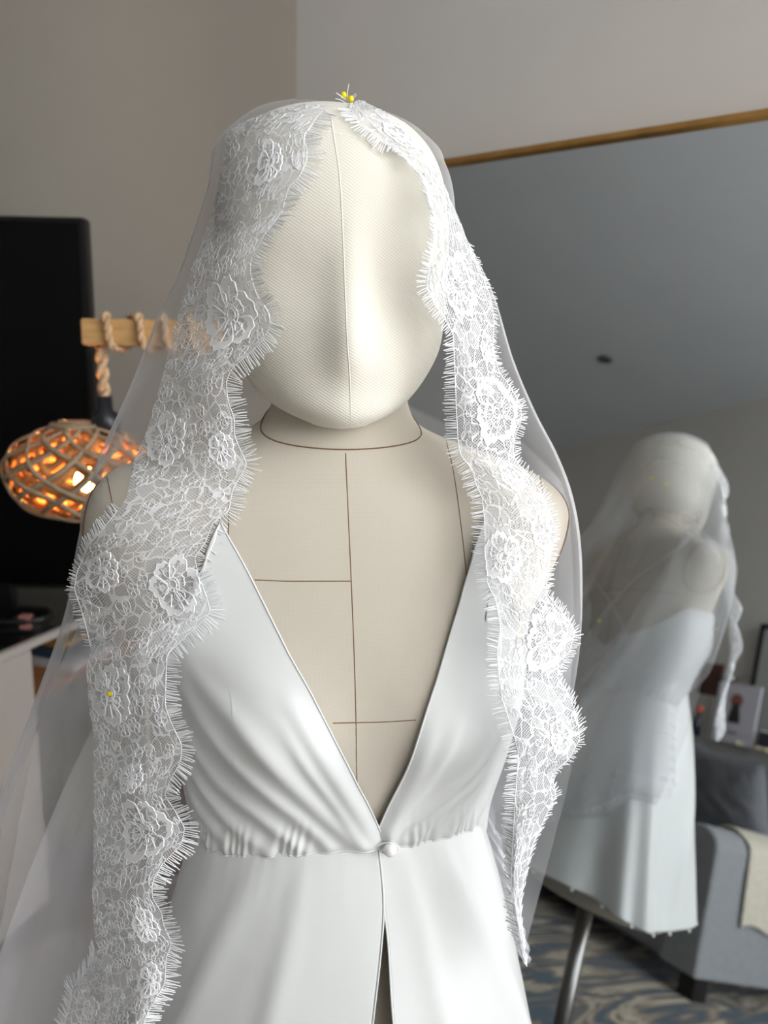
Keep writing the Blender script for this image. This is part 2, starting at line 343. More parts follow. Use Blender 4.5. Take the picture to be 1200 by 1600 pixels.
def seam_px(name, pts, bv, r, m, n=60, label=None):
    L = []
    for x, y in smoothline(pts, n):
        p, nn = cast(bv, x, y)
        if p is not None: L.append(p+nn*(.0002))
    # stitched thread: slight twist in and out
    L = np.array(L); o = tube_obj(name, [L], r, m, form, 5); 
    if label: o['label'] = label
    return o
for pts in ([(540, 708), (545, 820), (549, 910), (553, 1010), (556, 1110), (558, 1230), (562, 1300)], [(694, 676), (708, 735), (719, 810), (727, 880), (732, 940)],
            [(352, 700), (356, 760), (357, 830), (350, 900)], [(165, 735), (176, 790), (183, 860), (200, 930)],
            [(398, 906), (450, 908), (500, 908), (549, 908)], [(520, 1130), (557, 1129), (600, 1128), (650, 1125)], [(575, 1440), (600, 1440), (620, 1442)], [(841, 728), (849, 780), (852, 830)]):
    seam_px('stitched_seam', pts, BV_T, .0005, M['brown_thread'])
# neckline seam: a ring lower in front than behind
th = np.linspace(-PI, PI, 161); zr = zpy(648)+np.cos(th)*-.022
nl = torso(th, zr, .0004); tube_obj('neckline_seam', [nl], .0005, M['brown_thread'], form, 5)
tube_obj('stitched_seam', [torso(np.full(80, PI), np.linspace(zpy(650), zpy(1500), 80), .0004)], .0005, M['brown_thread'], form, 5)
tube_obj('stitched_seam', [torso(np.concatenate([np.linspace(PI*.62, PI*1.38, 80)]), np.full(80, zpy(960)), .0004)], .0005, M['brown_thread'], form, 5)
for sg in (-1, 1):                    # armhole rings and plates
    a = np.linspace(0, 2*PI, 61); T_ = sg*(PI/2+.16*np.cos(a)*2.3+ .12); z_ = zpy(845)+.052*np.sin(a)
    tube_obj('armhole_seam', [torso(T_, z_, .0006)], .0007, M['brown_thread'], form, 5)
# head seams
seam_px('face_seam', [(516, 175), (522, 215), (530, 270), (535, 350), (539, 450), (543, 540), (547, 600), (548, 664)], BV_H, .0006, M['cream_thread'])
seam_px('crown_seam', [(400, 280), (430, 240), (470, 212), (500, 206), (530, 209), (580, 222), (625, 243), (660, 280), (682, 330)], BV_H, .0005, M['cream_thread'])
px0 = np.array([float(cxs[-3]), YB]); 
lathe('stand_pole', [(.0, zz[-1]+.02), (.0155, zz[-1]+.02), (.0155, .03), (.0, .03)], M['steel'], form, (px0[0], px0[1], 0), 24)
lathe('stand_base', [(0, .0125), (.2, .0125), (.2, .0135), (.19, .018), (.03, .026), (.03, .06), (.0, .06)], M['black_metal'], form, (px0[0], px0[1], 0), 48)

# ------------------------------------------------------------------ dress
dress = empty('slip_dress', (float(cxs[-3]), YB, .75), 'short white satin slip dress with deep plunging neckline and pearl button, on the dress form', 'dress')
def th_of(P):                          # inverse of torso(): angle of a point on the surface
    z = P[2]; T = tparam(z)[0]; cx, a, f, b, n = T; a = a/math.cos(YAW)*.995; d = P-np.array([cx, YB, z]); x = d@ex; y = d@ef
    bust = .021*(math.exp(-((x-.072)/.05)**2-((z-BUSTZ)/.05)**2)+math.exp(-((x+.072)/.05)**2-((z-BUSTZ)/.05)**2)); 
    if y > 0 and abs(x/a) < .97: return math.copysign(math.asin(min(1, abs(x/a)**(n/2))), x)
    y2 = y-bust if y > 0 else y; dd = f if y2 > 0 else b
    return math.atan2(math.copysign(min(1.2, abs(x/a))**(n/2), x), math.copysign(min(1.2, abs(y2/dd))**(n/2), y2))
def thz(x, y):
    p, nn = cast(BV_T, x, y)
    return (th_of(p), p[2]) if p is not None else None
def bound(pts): r = [thz(*q) for q in smoothline(pts, 50)]; return np.array([q for q in r if q])
Lb = bound([(600, 1316), (588, 1282), (560, 1225), (515, 1135), (470, 1050), (430, 972), (395, 900), (368, 850), (347, 812)])
Lo = bound([(338, 840), (318, 890), (292, 950), (272, 1005), (268, 1040)])
Rb = bound([(582, 1308), (593, 1275), (625, 1215), (655, 1130), (685, 1040), (710, 955), (733, 870), (752, 795)])
Ro = bound([(762, 830), (778, 890), (792, 950), (802, 1010)])
zB = zpy(1165); zS = zpy(1050)
def topline(b, o, sg):
    T = [abs(v[0]) if k else abs(v[0]) for k, v in enumerate(b)]; return None
seamL = bound([(590, 1321), (540, 1321), (480, 1327), (440, 1334), (390, 1336), (340, 1325), (310, 1310)])
seamR = bound([(594, 1321), (640, 1316), (700, 1303), (742, 1288)])
def panel(sg, b, o, seam, folds, name):
    sm7 = lambda a_: np.convolve(np.pad(a_, 3, 'reflect', reflect_type='odd'), np.ones(7)/7, 'valid')
    tb_, zb_ = sm7(b[:, 0]*sg), sm7(b[:, 1]); to_, zo_ = sm7(o[:, 0]*sg), sm7(o[:, 1])
    last = to_[-1]; to_ = np.concatenate([to_, [max(last+.15, 1.75), 2.3, 2.8, PI]]); zo_ = np.concatenate([zo_, [zo_[-1]-.012, zpy(1085), zpy(1130), zB]])
    def along(t_, z_, n_): s_ = np.concatenate([[0], np.cumsum(np.hypot(np.diff(t_)*.12, np.diff(z_)))]); q_ = np.linspace(0, s_[-1], n_); return np.interp(q_, s_, t_), np.interp(q_, s_, z_)
    ta_, za_ = along(tb_, zb_, 150); tc__, zc__ = along(np.concatenate([[tb_[-1]], to_]), np.concatenate([[zb_[-1]], zo_]), 231)
    zc__ = np.concatenate([zc__[:1], np.convolve(np.pad(zc__, 3, 'edge'), np.ones(7)/7, 'valid')[1:]])
    Ttop = np.concatenate([ta_, tc__[1:]]); ztop = np.concatenate([za_, zc__[1:]])
    U = np.concatenate([np.linspace(ta_[0], .8, 150), np.linspace(.8, PI, 231)[1:]]); ta = .8
    st = seam[:, 0]*sg; k_ = np.polyfit(st, seam[:, 1], 3); s1 = np.linspace(st.min(), st.max(), 12); st = np.concatenate([s1, [st.max()+.35, PI]]); sz = np.concatenate([np.polyval(k_, s1), [zpy(1300), zpy(1300)]])
    zbot = np.interp(U, st, sz); zbot = np.convolve(np.pad(zbot, 10, 'edge'), np.ones(21)/21, 'valid'); ztop = np.maximum(ztop, zbot+.001)
    V_ = np.linspace(0, 1, 100); Zg = ztop[None, :]*(1-V_[:, None])+zbot[None, :]*V_[:, None]; Tg = (Ttop[None, :]*(1-V_[:, None])+U[None, :]*V_[:, None])*sg
    P = torso(Tg, Zg, .0035); P0 = P.copy()
    # fold ridges
    disp = np.zeros(Zg.shape)
    for pts, amp, wd in folds:
        q = [cast(BV_T, *p)[0] for p in smoothline(pts, 24)]; q = np.array([x for x in q if x is not None])
        d = np.full(Zg.shape, 9.); tt = np.zeros(Zg.shape)
        for k in range(len(q)-1):
            A = q[k]; AB = q[k+1]-A; s_ = np.clip(((P0-A)@AB)/(AB@AB), 0, 1); dd = np.linalg.norm(P0-A-s_[..., None]*AB, axis=-1)
            m_ = dd < d; d = np.where(m_, dd, d); tt = np.where(m_, (k+s_)/(len(q)-1), tt)
        disp += 1.45*amp*np.exp(-(d/wd)**2)*(lambda q_: q_*q_*(3-2*q_))(np.clip(tt*2.2, 0, 1))*(1-.4*tt)
    # fine gathers at the seam
    near = np.exp(-((Zg-zbot[None, :])/.022)**2); gat = (np.sin(U*88+np.sin(U*17)*3)*.0008+np.sin(U*37+1)*.0006)*near*np.clip((U-.12)*6, 0, 1)[None, :]
    lowpull = -.0012*np.exp(-((Zg-zbot[None, :])/.004)**2)
    for _ in range(10):
        dp = np.pad(disp, 1, 'edge'); disp = (dp[:-2, 1:-1]+dp[2:, 1:-1]+dp[1:-1, :-2]+dp[1:-1, 2:]+4*disp)/8
    disp = disp+gat+lowpull
    P = torso(Tg, Zg, .0045+disp+(  .0016*np.exp(-(Tg/.16)**2) if sg < 0 else 0))
    nr, nc = Zg.shape; F_ = grid_faces(nr, nc)
    if sg < 0: F_ = F_[:, ::-1]
    ob = meshobj(name, P.reshape(-1, 3), F_, M['satin'], dress)
    so = ob.modifiers.new('thick', 'SOLIDIFY'); so.thickness = .0009; so.offset = 1
    # turned hem along the top edge
    e = P[0]+0; tube_obj('rolled_hem', [e], .0008, M['satin'], dress, 5)
    return P, U, zbot, e[int(np.argmin(np.abs(U-ta)))]
f_l = [([(288, 1000), (317, 1057), (368, 1118), (424, 1185), (496, 1257), (557, 1313)], .0045, .0075), ([(276, 1046), (311, 1108), (368, 1185), (429, 1241), (491, 1292), (516, 1318)], .005, .006),
       ([(273, 1087), (301, 1149), (352, 1221), (419, 1277), (475, 1323)], .005, .006), ([(281, 1134), (317, 1216), (368, 1282), (419, 1323)], .005, .006), ([(291, 1190), (317, 1257), (363, 1318)], .0045, .006),
       ([(430, 1060), (485, 1150), (537, 1230), (572, 1290), (583, 1318)], .0045, .008), ([(300, 1235), (320, 1290), (335, 1318)], .003, .005), ([(420, 1100), (470, 1180), (530, 1260), (570, 1318)], .004, .005)]
f_r = [([(795, 1100), (742, 1190), (686, 1241), (609, 1298)], .0055, .006), ([(786, 1149), (737, 1216), (675, 1272), (640, 1308)], .0055, .006), ([(773, 1180), (732, 1241), (696, 1298)], .005, .005),
       ([(742, 1090), (700, 1160), (655, 1225), (604, 1288)], .0045, .008), ([(763, 1221), (727, 1293)], .004, .005), ([(690, 1100), (650, 1200), (612, 1270), (600, 1310)], .0035, .007)]
PL, UL, zbL, apL = panel(-1, Lb, Lo, seamL, f_l, 'bodice_panel')
PR, UR, zbR, apR = panel(1, Rb, Ro, seamR, f_r, 'bodice_panel')
tube_obj('waist_seam', [np.concatenate([PL[-1][::-1]+0, PR[-1]])], .0007, M['satin'], dress, 5)
# skirt panels
ZHEM = .50
def skirt(sg, U, zbot, edge_px, name):
    e = bound(edge_px); e = e[np.argsort(-e[:, 1])]; zT = zbot
    V_ = np.linspace(0, 1, 100); th0 = lambda z: np.interp(-z, -e[:, 1], e[:, 0]*sg)
    n = 240; q = np.linspace(0, 1, n); zt_ = np.interp(q*(PI-U[0])+U[0], U, zbot)+.0012
    Zg = zt_[None, :]*(1-V_[:, None])+(ZHEM+.012*np.sin(q*9)[None, :])*V_[:, None]
    zT0 = zpy(1310); T0 = th0(Zg[:, 0])
    Tg = (T0[:, None]*(1-q[None, :])+PI*q[None, :])*sg
    D = np.clip(zt_[None, :]-Zg, 0, 1)
    flare = D*.255-.08*D**2
    sidef = .80+.20*np.abs(np.sin(Tg))**2+.42*np.clip(-np.cos(Tg), 0, 1)
    back_ = np.clip(-np.cos(Tg), 0, 1)
    zc = np.broadcast_to(zt_[None, :]-.0012, Zg.shape)
    fold = (.005*np.sin(Tg*6+sg*1.1+D*4)+.0025*np.sin(Tg*11+.5*sg+np.sin(Tg*3)*2+D*5))*np.clip(D*4, 0, 1.6)**1.4*(.6+1.9*back_)
    puck = .00012*np.sin(Tg*60+np.sin(Tg*11)*2)*np.exp(-D/.03)
    # drape line from the waist to the hip, seen as a soft diagonal
    fold = fold+.0045*np.exp(-((np.abs(Tg)-.55-D*2.2)/.11)**2)*(1-np.exp(-D*18))*np.clip(1.6-D*3, 0, 1)+.003*np.exp(-((np.abs(Tg)-.25-D*.9)/.07)**2)*(1-np.exp(-D*18))
    base = torso(Tg, zc, 0.0); ctr = np.stack([np.interp(-zc, zs, TAB[:, 0]), np.full(zc.shape, YB), zc], -1)
    dirn = base-ctr; dirn[..., 2] = 0; ln = np.linalg.norm(dirn, axis=-1, keepdims=True); dirn = dirn/ln
    off = .0034+flare*sidef+fold+puck+.005*(1-np.exp(-D*28))
    P = base+dirn*off[..., None]; P[..., 2] = Zg
    F_ = grid_faces(*Zg.shape); F_ = F_[:, ::-1] if sg < 0 else F_
    ob = meshobj(name, P.reshape(-1, 3), F_, M['satin'], dress); so = ob.modifiers.new('thick', 'SOLIDIFY'); so.thickness = .0009; so.offset = 1
    tube_obj('rolled_hem', [P[:, 0]], .0009, M['satin'], dress, 5)
    return P
SL = skirt(-1, UL, zbL, [(588, 1325), (585, 1380), (581, 1430), (577, 1500), (573, 1560), (569, 1640), (565, 1700)], 'skirt_panel')
SR = skirt(1, UR, zbR, [(584, 1325), (584, 1380), (588, 1430), (592, 1480), (597, 1540), (604, 1600), (611, 1700)], 'skirt_panel')
hem = np.concatenate([SL[-1][::-1], SR[-1]])
sph_a = np.linspace(0, PI, 9); bead_prof = [(math.sin(t)*.0032, math.cos(t)*.0032) for t in sph_a]
bead0 = lathe('hem_bead', bead_prof, M['pearl'], dress, (0, 0, 0), 12)
bead_me = bead0.data; bpy.data.objects.remove(bead0)
for k in range(4, len(hem), 24):
    o = bpy.data.objects.new('hem_bead', bead_me); COL.objects.link(o); o.parent = dress; p = hem[k]-np.array(dress.location)
    o.location = (p[0], p[1], p[2]-.003)
# straps over the shoulders, crossing on the back
def strap(px0, sg):
    pts = []; y = px0[1]
    while y > 600:
        x = px0[0]+(812-y)*.03*(-sg); p, nn = cast(BV_T, x, y)
        if p is None or y < 690: break
        pts.append(p+nn*.003); y -= 4
    t0 = th_of(pts[-1]); z1 = pts[-1][2]; n0 = len(pts)
    for k in np.linspace(0, 1, 60): pts.append(torso(sg*(PI-abs(t0))+sg*(abs(t0)+.45)*k, z1+(zpy(1140)-z1)*k, .003))
    P = smoothline(np.array(pts), 160)
    return tube_obj('shoulder_strap', [P], .0017, M['satin'], dress, 6)
strap((349, 816), -1); strap((751, 800), 1)
# combined surface that cloth on top must stay clear of
dg = bpy.context.evaluated_depsgraph_get()
SV, SF, o_ = [], [], 0
for V_, F_ in ((tv, tf), (hv, hf_)):
    SV += [tuple(v) for v in V_]; SF += [tuple(int(i)+o_ for i in f) for f in F_]; o_ = len(SV)
for P_ in (PL, PR, SL, SR):
    SV += [tuple(v) for v in P_.reshape(-1, 3)]; SF += [tuple(int(i)+o_ for i in f) for f in grid_faces(*P_.shape[:2])]; o_ = len(SV)
BV_A = BVHTree.FromPolygons([Vector(v) for v in SV], SF)

bp_, bn_ = cast(BV_A, 608, 1318)
if bn_@(CAM-bp_) < 0: bn_ = -bn_
lathe('pearl_button', [(math.sin(t)*.0056, math.cos(t)*.0056) for t in np.linspace(0, PI, 17)], M['pearl'], dress, bp_+bn_*.0045, 24)
tube_obj('button_loop', [smoothline([bp_+bn_*.0035+np.array(q) for q in [(-.012, 0, .001), (-.006, 0, .004), (0, -.001, .0055), (.005, 0, .003), (.006, 0, -.002), (0, 0, -.005), (-.008, 0, -.003)]], 30)], .0008, M['satin'], dress, 5)

# ------------------------------------------------------------------ veil
veil = empty('bridal_veil', (float(cxs[-3]), YB+.1, .45), 'sheer white tulle veil edged with scalloped floral lace, pinned over the dress form head', 'veil')
class Band:                            # a strip of lace between two traced edges
    def __init__(s, inner, outer, yi, yo, v0, v1, n=420, m=28, bulge=.0, off=.0035, push=True):
        v = np.linspace(v0, v1, n); I = np.array(inner, float); O = np.array(outer, float)
        ii = np.stack([np.interp(v, I[:, 0], I[:, k]) for k in (1, 2)], -1); oo = np.stack([np.interp(v, O[:, 0], O[:, k]) for k in (1, 2)], -1)
        ker = np.ones(5)/5
        def sm(a): return np.stack([np.convolve(np.pad(a[:, k], 2, 'edge'), ker, 'valid') for k in range(a.shape[1])], -1)
        ii, oo = sm(ii), sm(oo)
        Yi = cr(*zip(*yi), v); Yo = cr(*zip(*yo), v); t = np.linspace(0, 1, m)
        px = ii[:, None, :]*(1-t)[None, :, None]+oo[:, None, :]*t[None, :, None]
        Y = Yi[:, None]*(1-t)+Yo[:, None]*t-bulge*np.sin(t*PI)[None, :]+.0016*np.sin(v/37.)[:, None]*np.sin(t*9)[None, :]
        R_ = Fv+Rv*((px[..., 0:1]-600)/FPX)-Uv*((px[..., 1:2]-800)/FPX); Rn = R_/np.linalg.norm(R_, axis=-1, keepdims=True)
        dist = (Y/Rn[..., 1])
        if push:
            lim = np.full(dist.shape, 9.)
            for i in range(n):
                for j in range(m):
                    h = BV_A.ray_cast(Vector(CAM), Vector(Rn[i, j]))
                    if h[0] is not None: lim[i, j] = h[3]-off
            for it in range(14):
                dist = np.minimum(dist, lim)
                d2 = dist.copy(); d2[1:-1] = (dist[:-2]+2*dist[1:-1]+dist[2:])/4; d3 = d2.copy(); d3[:, 1:-1] = (d2[:, :-2]+2*d2[:, 1:-1]+d2[:, 2:])/4; dist = d3
            dist = np.minimum(dist, lim)
        s.P = CAM+Rn*dist[..., None]; s.n, s.m = n, m
        mid = s.P[:, m//2]; s.S = np.concatenate([[0], np.cumsum(np.linalg.norm(np.diff(mid, axis=0), axis=1))])
        s.Wd = np.linalg.norm(np.diff(s.P, axis=1), axis=2).sum(1); s.v = v; s.px = px
        N_ = np.cross(np.gradient(s.P, axis=0), np.gradient(s.P, axis=1)); N_ /= np.linalg.norm(N_, axis=-1, keepdims=True)+1e-12
        flip = np.sign((N_*(CAM-s.P)).sum(-1, keepdims=True)); s.N = N_*flip
    def ev(s, sm, tm, lift=.0004):     # sm: metres along, tm: metres across from the middle
        sm = np.asarray(sm); i = np.interp(sm, s.S, np.arange(s.n)); wd = np.interp(sm, s.S, s.Wd); j = np.clip((.5+tm/wd), 0, 1)*(s.m-1)
        i0 = np.clip(i.astype(int), 0, s.n-2); j0 = np.clip(j.astype(int), 0, s.m-2); fi = (i-i0)[..., None]; fj = (j-j0)[..., None]
        g = lambda A: A[i0, j0]*(1-fi)*(1-fj)+A[i0+1, j0]*fi*(1-fj)+A[i0, j0+1]*(1-fi)*fj+A[i0+1, j0+1]*fi*fj
        return g(s.P)+g(s.N)*lift
    def mesh(s, name, parent):
        t = np.linspace(-.5, .5, s.m); uv = np.stack([np.broadcast_to(s.S[:, None], (s.n, s.m)), s.Wd[:, None]*t[None, :]], -1).reshape(-1, 2)
        return meshobj(name, s.P.reshape(-1, 3), grid_faces(s.n, s.m), M['net'], parent, uv=uv)
    def from_px(s, x, y):              # nearest strip coordinates to a place in the photograph
        d = ((s.px-np.array([x, y]))**2).sum(-1); i, j = np.unravel_index(np.argmin(d), d.shape); return s.S[i], (j/(s.m-1)-.5)*s.Wd[i]
def big_flower(band, sm, tm, R, parent, rot, name='lace_flower'):
    solid, half, lines = [], [], []
    def put(a, b): return band.ev(sm+a, tm+b, .0008)
    npet = 6
    for k in range(npet+4):
        inner = k >= npet
        a0 = rot+(k*2*PI/npet if not inner else (k-npet+.5)*2*PI/4)+rnd.uniform(-.12, .12); Lp = R*(rnd.uniform(.88, 1.12) if not inner else rnd.uniform(.5, .62)); wp = Lp*rnd.uniform(.36, .46)
        q = np.linspace(0, 1, 17); c = np.linspace(-1, 1, 11); lift_ = .0002*inner
        lobes = 1+.07*np.cos(c*PI*2.5)-.30*np.abs(c)**2.6          # rippled rim
        wdt = wp*np.sin(np.clip(q*1.9+.12, 0, PI*.62))
        rr = R*.20+(Lp-R*.20)*q
        RRg = R*.20+(rr[:, None]-R*.20)*lobes[None, :]**(q[:, None]**1.5); WWg = wdt[:, None]*c[None, :]
        ca, sa = math.cos(a0), math.sin(a0); G = np.stack([ca*RRg-sa*WWg, sa*RRg+ca*WWg], -1)
        loop = np.concatenate([G[:, 0], G[-1, 1:-1], G[::-1, -1]]); lines.append(put(loop[:, 0], loop[:, 1]))
        side = rnd.choice((-1, 1)); jag = .06*np.sin(c*9+k)
        sol = (q[:, None] > (.68+jag-.40*np.clip(c*side-.25, 0, 1))[None, :]) & (q[:, None] > .1)
        if not inner: solid.append((G, sol)); half.append((G, ~sol))
        mid = G[3:12, 5]; lines.append(put(mid[:, 0], mid[:, 1]))
    for r_ in (R*.26, R*.15): 
        a = np.linspace(0, 2*PI, 21); lines.append(put(r_*np.cos(a), r_*np.sin(a)))
    for k in range(9):
        a = k*2*PI/9; rr = np.linspace(R*.15, R*.26, 3); lines.append(put(rr*math.cos(a), rr*math.sin(a)))
    def patch(lst, nm, m_, par):
        V_, F_ = [], []; off = 0
        for G, msk in lst:
            sh = G.shape[:2]; V_.append(put(G[..., 0].ravel(), G[..., 1].ravel()))
            fc = grid_faces(*sh); ii = fc[:, 0]//sh[1]; jj = fc[:, 0] % sh[1]; keep = msk[ii, jj]
            F_.append(fc[keep]+off); off += sh[0]*sh[1]
        return meshobj(nm, np.concatenate(V_), np.concatenate(F_), m_, par)
    fl = patch(solid, name, M['lace_solid'], parent)
    # gauze and outline joined into the same flower: second material slot
    V_, F_ = tubes(lines, .00042, 3)
    me = fl.data; v0 = np.array([v.co[:] for v in me.vertices]); f0 = [tuple(p.vertices) for p in me.polygons]
    g = patch(half, 'tmp', M['lace_half'], parent); gv = np.array([v.co[:] for v in g.data.vertices]); gf = [tuple(p.vertices) for p in g.data.polygons]; bpy.data.objects.remove(g)
    VV = np.concatenate([v0, gv, V_]); n0, n1 = len(v0), len(v0)+len(gv)
    FF = f0+[tuple(i+n0 for i in f) for f in gf]+[tuple(int(i)+n1 for i in f) for f in F_]
    me2 = bpy.data.meshes.new(name); me2.from_pydata([tuple(map(float, v)) for v in VV], [], FF)
    for mm in (M['lace_solid'], M['lace_half'], M['thread']): me2.materials.append(mm)
    mi = [0]*len(f0)+[1]*len(gf)+[2]*len(F_); me2.polygons.foreach_set('material_index', mi); me2.update(); fl.data = me2
    return fl
def small_pattern(band, parent, avoid, dens=1.0):
    lines, pts = [], []; tries = 0; total = band.S[-1]
    patches = []
    while tries < 9000*dens:
        tries += 1; s_ = rnd.uniform(.004, total-.004); wd = float(np.interp(s_, band.S, band.Wd)); 
        if wd < .016: continue
        t_ = rnd.uniform(-wd/2+.005, wd/2-.005); R = rnd.choice((rnd.uniform(.005, .0075), rnd.uniform(.008, .0118)))
        if any((s_-a)**2+(t_-b)**2 < (R*1.02+c)**2 for a, b, c in pts) or any((s_-a)**2+(t_-b)**2 < (R*.5+c)**2 for a, b, c in avoid): continue
        pts.append((s_, t_, R)); kind = rnd.random(); rot = rnd.uniform(0, 6.3); a = np.linspace(0, 2*PI, 41)
        lim = lambda tt: np.clip(tt, -wd/2, wd/2)
        if kind < .62:
            rr = R*(.66+.34*np.abs(np.cos(2.5*a))**.7); lines.append(band.ev(s_+rr*np.cos(a+rot), lim(t_+rr*np.sin(a+rot))))
            b = np.linspace(0, 2*PI, 11); lines.append(band.ev(s_+R*.22*np.cos(b), lim(t_+R*.22*np.sin(b))))
            for k in range(5):
                an = rot+PI/5+k*2*PI/5; q = np.linspace(.25, .66, 3)*R; lines.append(band.ev(s_+q*math.cos(an), lim(t_+q*math.sin(an))))
        else:
            for k in (-1, 0, 1):
                an = rot+k*.8; q = a; lx = R*(1-np.cos(q))*.55; ly = R*.30*np.sin(q)*(1-.3*np.cos(q))
                lines.append(band.ev(s_+lx*math.cos(an)-ly*math.sin(an), lim(t_+lx*math.sin(an)+ly*math.cos(an))))
    o = tube_obj('corded_outline', lines, .00028, M['thread'], parent); o['kind'] = 'stuff'; return pts
def fringe(band, side, parent, v0, v1, length=.011, step=.0019, zg=True):
    E_ = band.P[:, 0] if side == 'i' else band.P[:, -1]; In = band.P[:, 3] if side == 'i' else band.P[:, -4]
    S = np.concatenate([[0], np.cumsum(np.linalg.norm(np.diff(E_, axis=0), axis=1))]); lines = []
    T = np.gradient(E_, axis=0); T /= np.linalg.norm(T, axis=1)[:, None]+1e-12
    ker = np.ones(7)/7; T = np.stack([np.convolve(np.pad(T[:, k], 3, 'edge'), ker, 'valid') for k in range(3)], -1); T /= np.linalg.norm(T, axis=1)[:, None]
    Nn = band.N[:, 0] if side == 'i' else band.N[:, -1]
    O = np.cross(T, Nn); O *= np.sign((O*(E_-In)).sum(1))[:, None]
    a, b = np.interp([v0, v1], band.v, S); x = a
    while x < b:
        g = lambda A: np.array([np.interp(x, S, A[:, k]) for k in range(3)])
        p, o, n_, tt = g(E_), g(O), g(Nn), g(T); L_ = length*rnd.uniform(.75, 1.12); slant = rnd.uniform(-.12, .12)
        e = p+o*L_+tt*slant*L_+n_*rnd.uniform(-.1, .15)*L_
        mid = (p+e)/2+tt*L_*rnd.uniform(-.03, .03)
        lines.append(np.array([p, mid, e]))
        if rnd.random() < .35: lines.append(np.array([e, mid+tt*.0005, p+tt*.0009]))
        x += step*rnd.uniform(.75, 1.25)
    o = tube_obj('eyelash_fringe', lines, .00036, M['thread'], parent); o['kind'] = 'stuff'; return o
def edge_cord(band, side, parent, v0=-1e9, v1=1e9):
    E_ = (band.P[:, 0] if side == 'i' else band.P[:, -1]); k = (band.v >= v0) & (band.v <= v1); return tube_obj('edge_cord', [E_[k]], .0004, M['thread'], parent)

LI = [(160, 538, 163), (170, 517, 166), (180, 496, 179), (195, 486, 198), (212, 474, 212), (240, 480, 240), (254, 478, 254), (279, 466, 279), (290, 452, 289), (317, 444, 317), (333, 441, 333), (367, 412, 367), (408, 391, 408), (429, 391, 429), (462, 401, 462), (487, 420, 487), (508, 423, 508),
      (533, 409, 533), (554, 387, 554), (575, 362, 575), (596, 353, 596), (628, 356, 628), (653, 366, 653), (681, 366, 681), (700, 374, 700), (725, 386, 725), (750, 372, 750), (766, 363, 766), (800, 357, 800), (816, 332, 816), (850, 320, 850), (869, 303, 869), (903, 311, 903), (931, 322, 931), (956, 329, 956), (975, 312, 975), (1003, 281, 1003),
      (1022, 261, 1022), (1060, 259, 1060), (1105, 258, 1105), (1136, 270, 1136), (1163, 284, 1163), (1190, 282, 1190), (1218, 266, 1218), (1242, 256, 1242), (1263, 271, 1263), (1294, 289, 1294), (1321, 282, 1321), (1349, 254, 1349), (1380, 237, 1380), (1404, 238, 1404), (1425, 252, 1425), (1445, 255, 1445), (1473, 268, 1473), (1497, 259, 1497), (1538, 257, 1538), (1569, 237, 1569), (1600, 223, 1600), (1640, 230, 1640), (1700, 215, 1700)]
LO = [(160, 500, 158), (175, 440, 168), (190, 390, 185), (210, 354, 203), (250, 350, 243), (290, 341, 285), (350, 326, 350), (404, 306, 404), (440, 293, 440), (515, 272, 515), (580, 256, 580), (640, 240, 640), (680, 227, 680), (715, 211, 715), (780, 197, 780), (805, 178, 805), (855, 137, 855), (895, 120, 895), (920, 116, 920), (965, 131, 965), (1010, 142, 1010), (1050, 136, 1050),
      (1095, 138, 1095), (1146, 146, 1146), (1256, 147, 1256), (1394, 145, 1394), (1462, 147, 1462), (1507, 160, 1507), (1600, 166, 1600), (1700, 172, 1700)]
RI = [(150, 540, 162), (160, 548, 172), (175, 560, 192), (204, 577, 205), (225, 600, 224), (240, 627, 237), (258, 646, 256), (279, 661, 279), (308, 671, 308), (342, 677, 342), (371, 679, 371), (408, 671, 408), (446, 665, 446), (475, 679, 475), (500, 696, 500), (521, 708, 521), (571, 710, 571), (621, 712, 621), (683, 715, 683), (711, 719, 711), (731, 736, 731), (756, 743, 756), (776, 753, 776), (814, 757, 814), (866, 758, 866),
      (911, 761, 911), (939, 775, 939), (977, 782, 977), (1023, 777, 1023), (1084, 782, 1084), (1122, 794, 1122), (1150, 803, 1150), (1178, 810, 1178), (1248, 805, 1248), (1319, 801, 1319), (1380, 798, 1380), (1412, 801, 1412), (1459, 810, 1459), (1506, 818, 1506)]
RO = [(150, 556, 153), (165, 578, 163), (175, 600, 174), (195, 630, 195), (229, 660, 229), (262, 681, 262), (300, 698, 300), (342, 718, 342), (388, 735, 388), (429, 753, 429), (467, 767, 467), (501, 772, 501), (542, 770, 542), (580, 779, 580), (604, 797, 604), (632, 813, 632), (656, 815, 656), (680, 805, 680), (707, 801, 707), (721, 806, 721), (745, 829, 745), (776, 849, 776), (810, 863, 810), (845, 863, 845), (869, 860, 869),
      (925, 852, 925), (967, 886, 967), (986, 899, 986), (1023, 888, 1023), (1056, 869, 1056), (1084, 888, 1084), (1122, 902, 1122), (1155, 906, 1155), (1188, 888, 1188), (1211, 860, 1211), (1239, 869, 1239), (1272, 854, 1272), (1309, 836, 1309), (1347, 824, 1347), (1389, 815, 1389), (1431, 813, 1431), (1506, 823, 1512)]
yi = [(150, .575), (200, .535), (300, .50), (420, .495), (520, .505), (620, .515), (720, .52), (850, .51), (950, .495), (1060, .475), (1200, .475), (1400, .475), (1700, .47)]
yoL = [(150, .58), (200, .575), (300, .575), (420, .565), (520, .56), (620, .56), (720, .56), (850, .535), (950, .53), (1100, .525), (1300, .52), (1700, .50)]
yoR = [(150, .58), (200, .58), (300, .58), (420, .572), (520, .56), (620, .555), (720, .55), (850, .54), (950, .53), (1100, .52), (1300, .505), (1700, .49)]
bandL = Band(LI, LO, yi, yoL, 162, 1690, n=520, bulge=.012)
bandR = Band(RI, RO, yi, yoR, 152, 1506, n=480, bulge=.012)
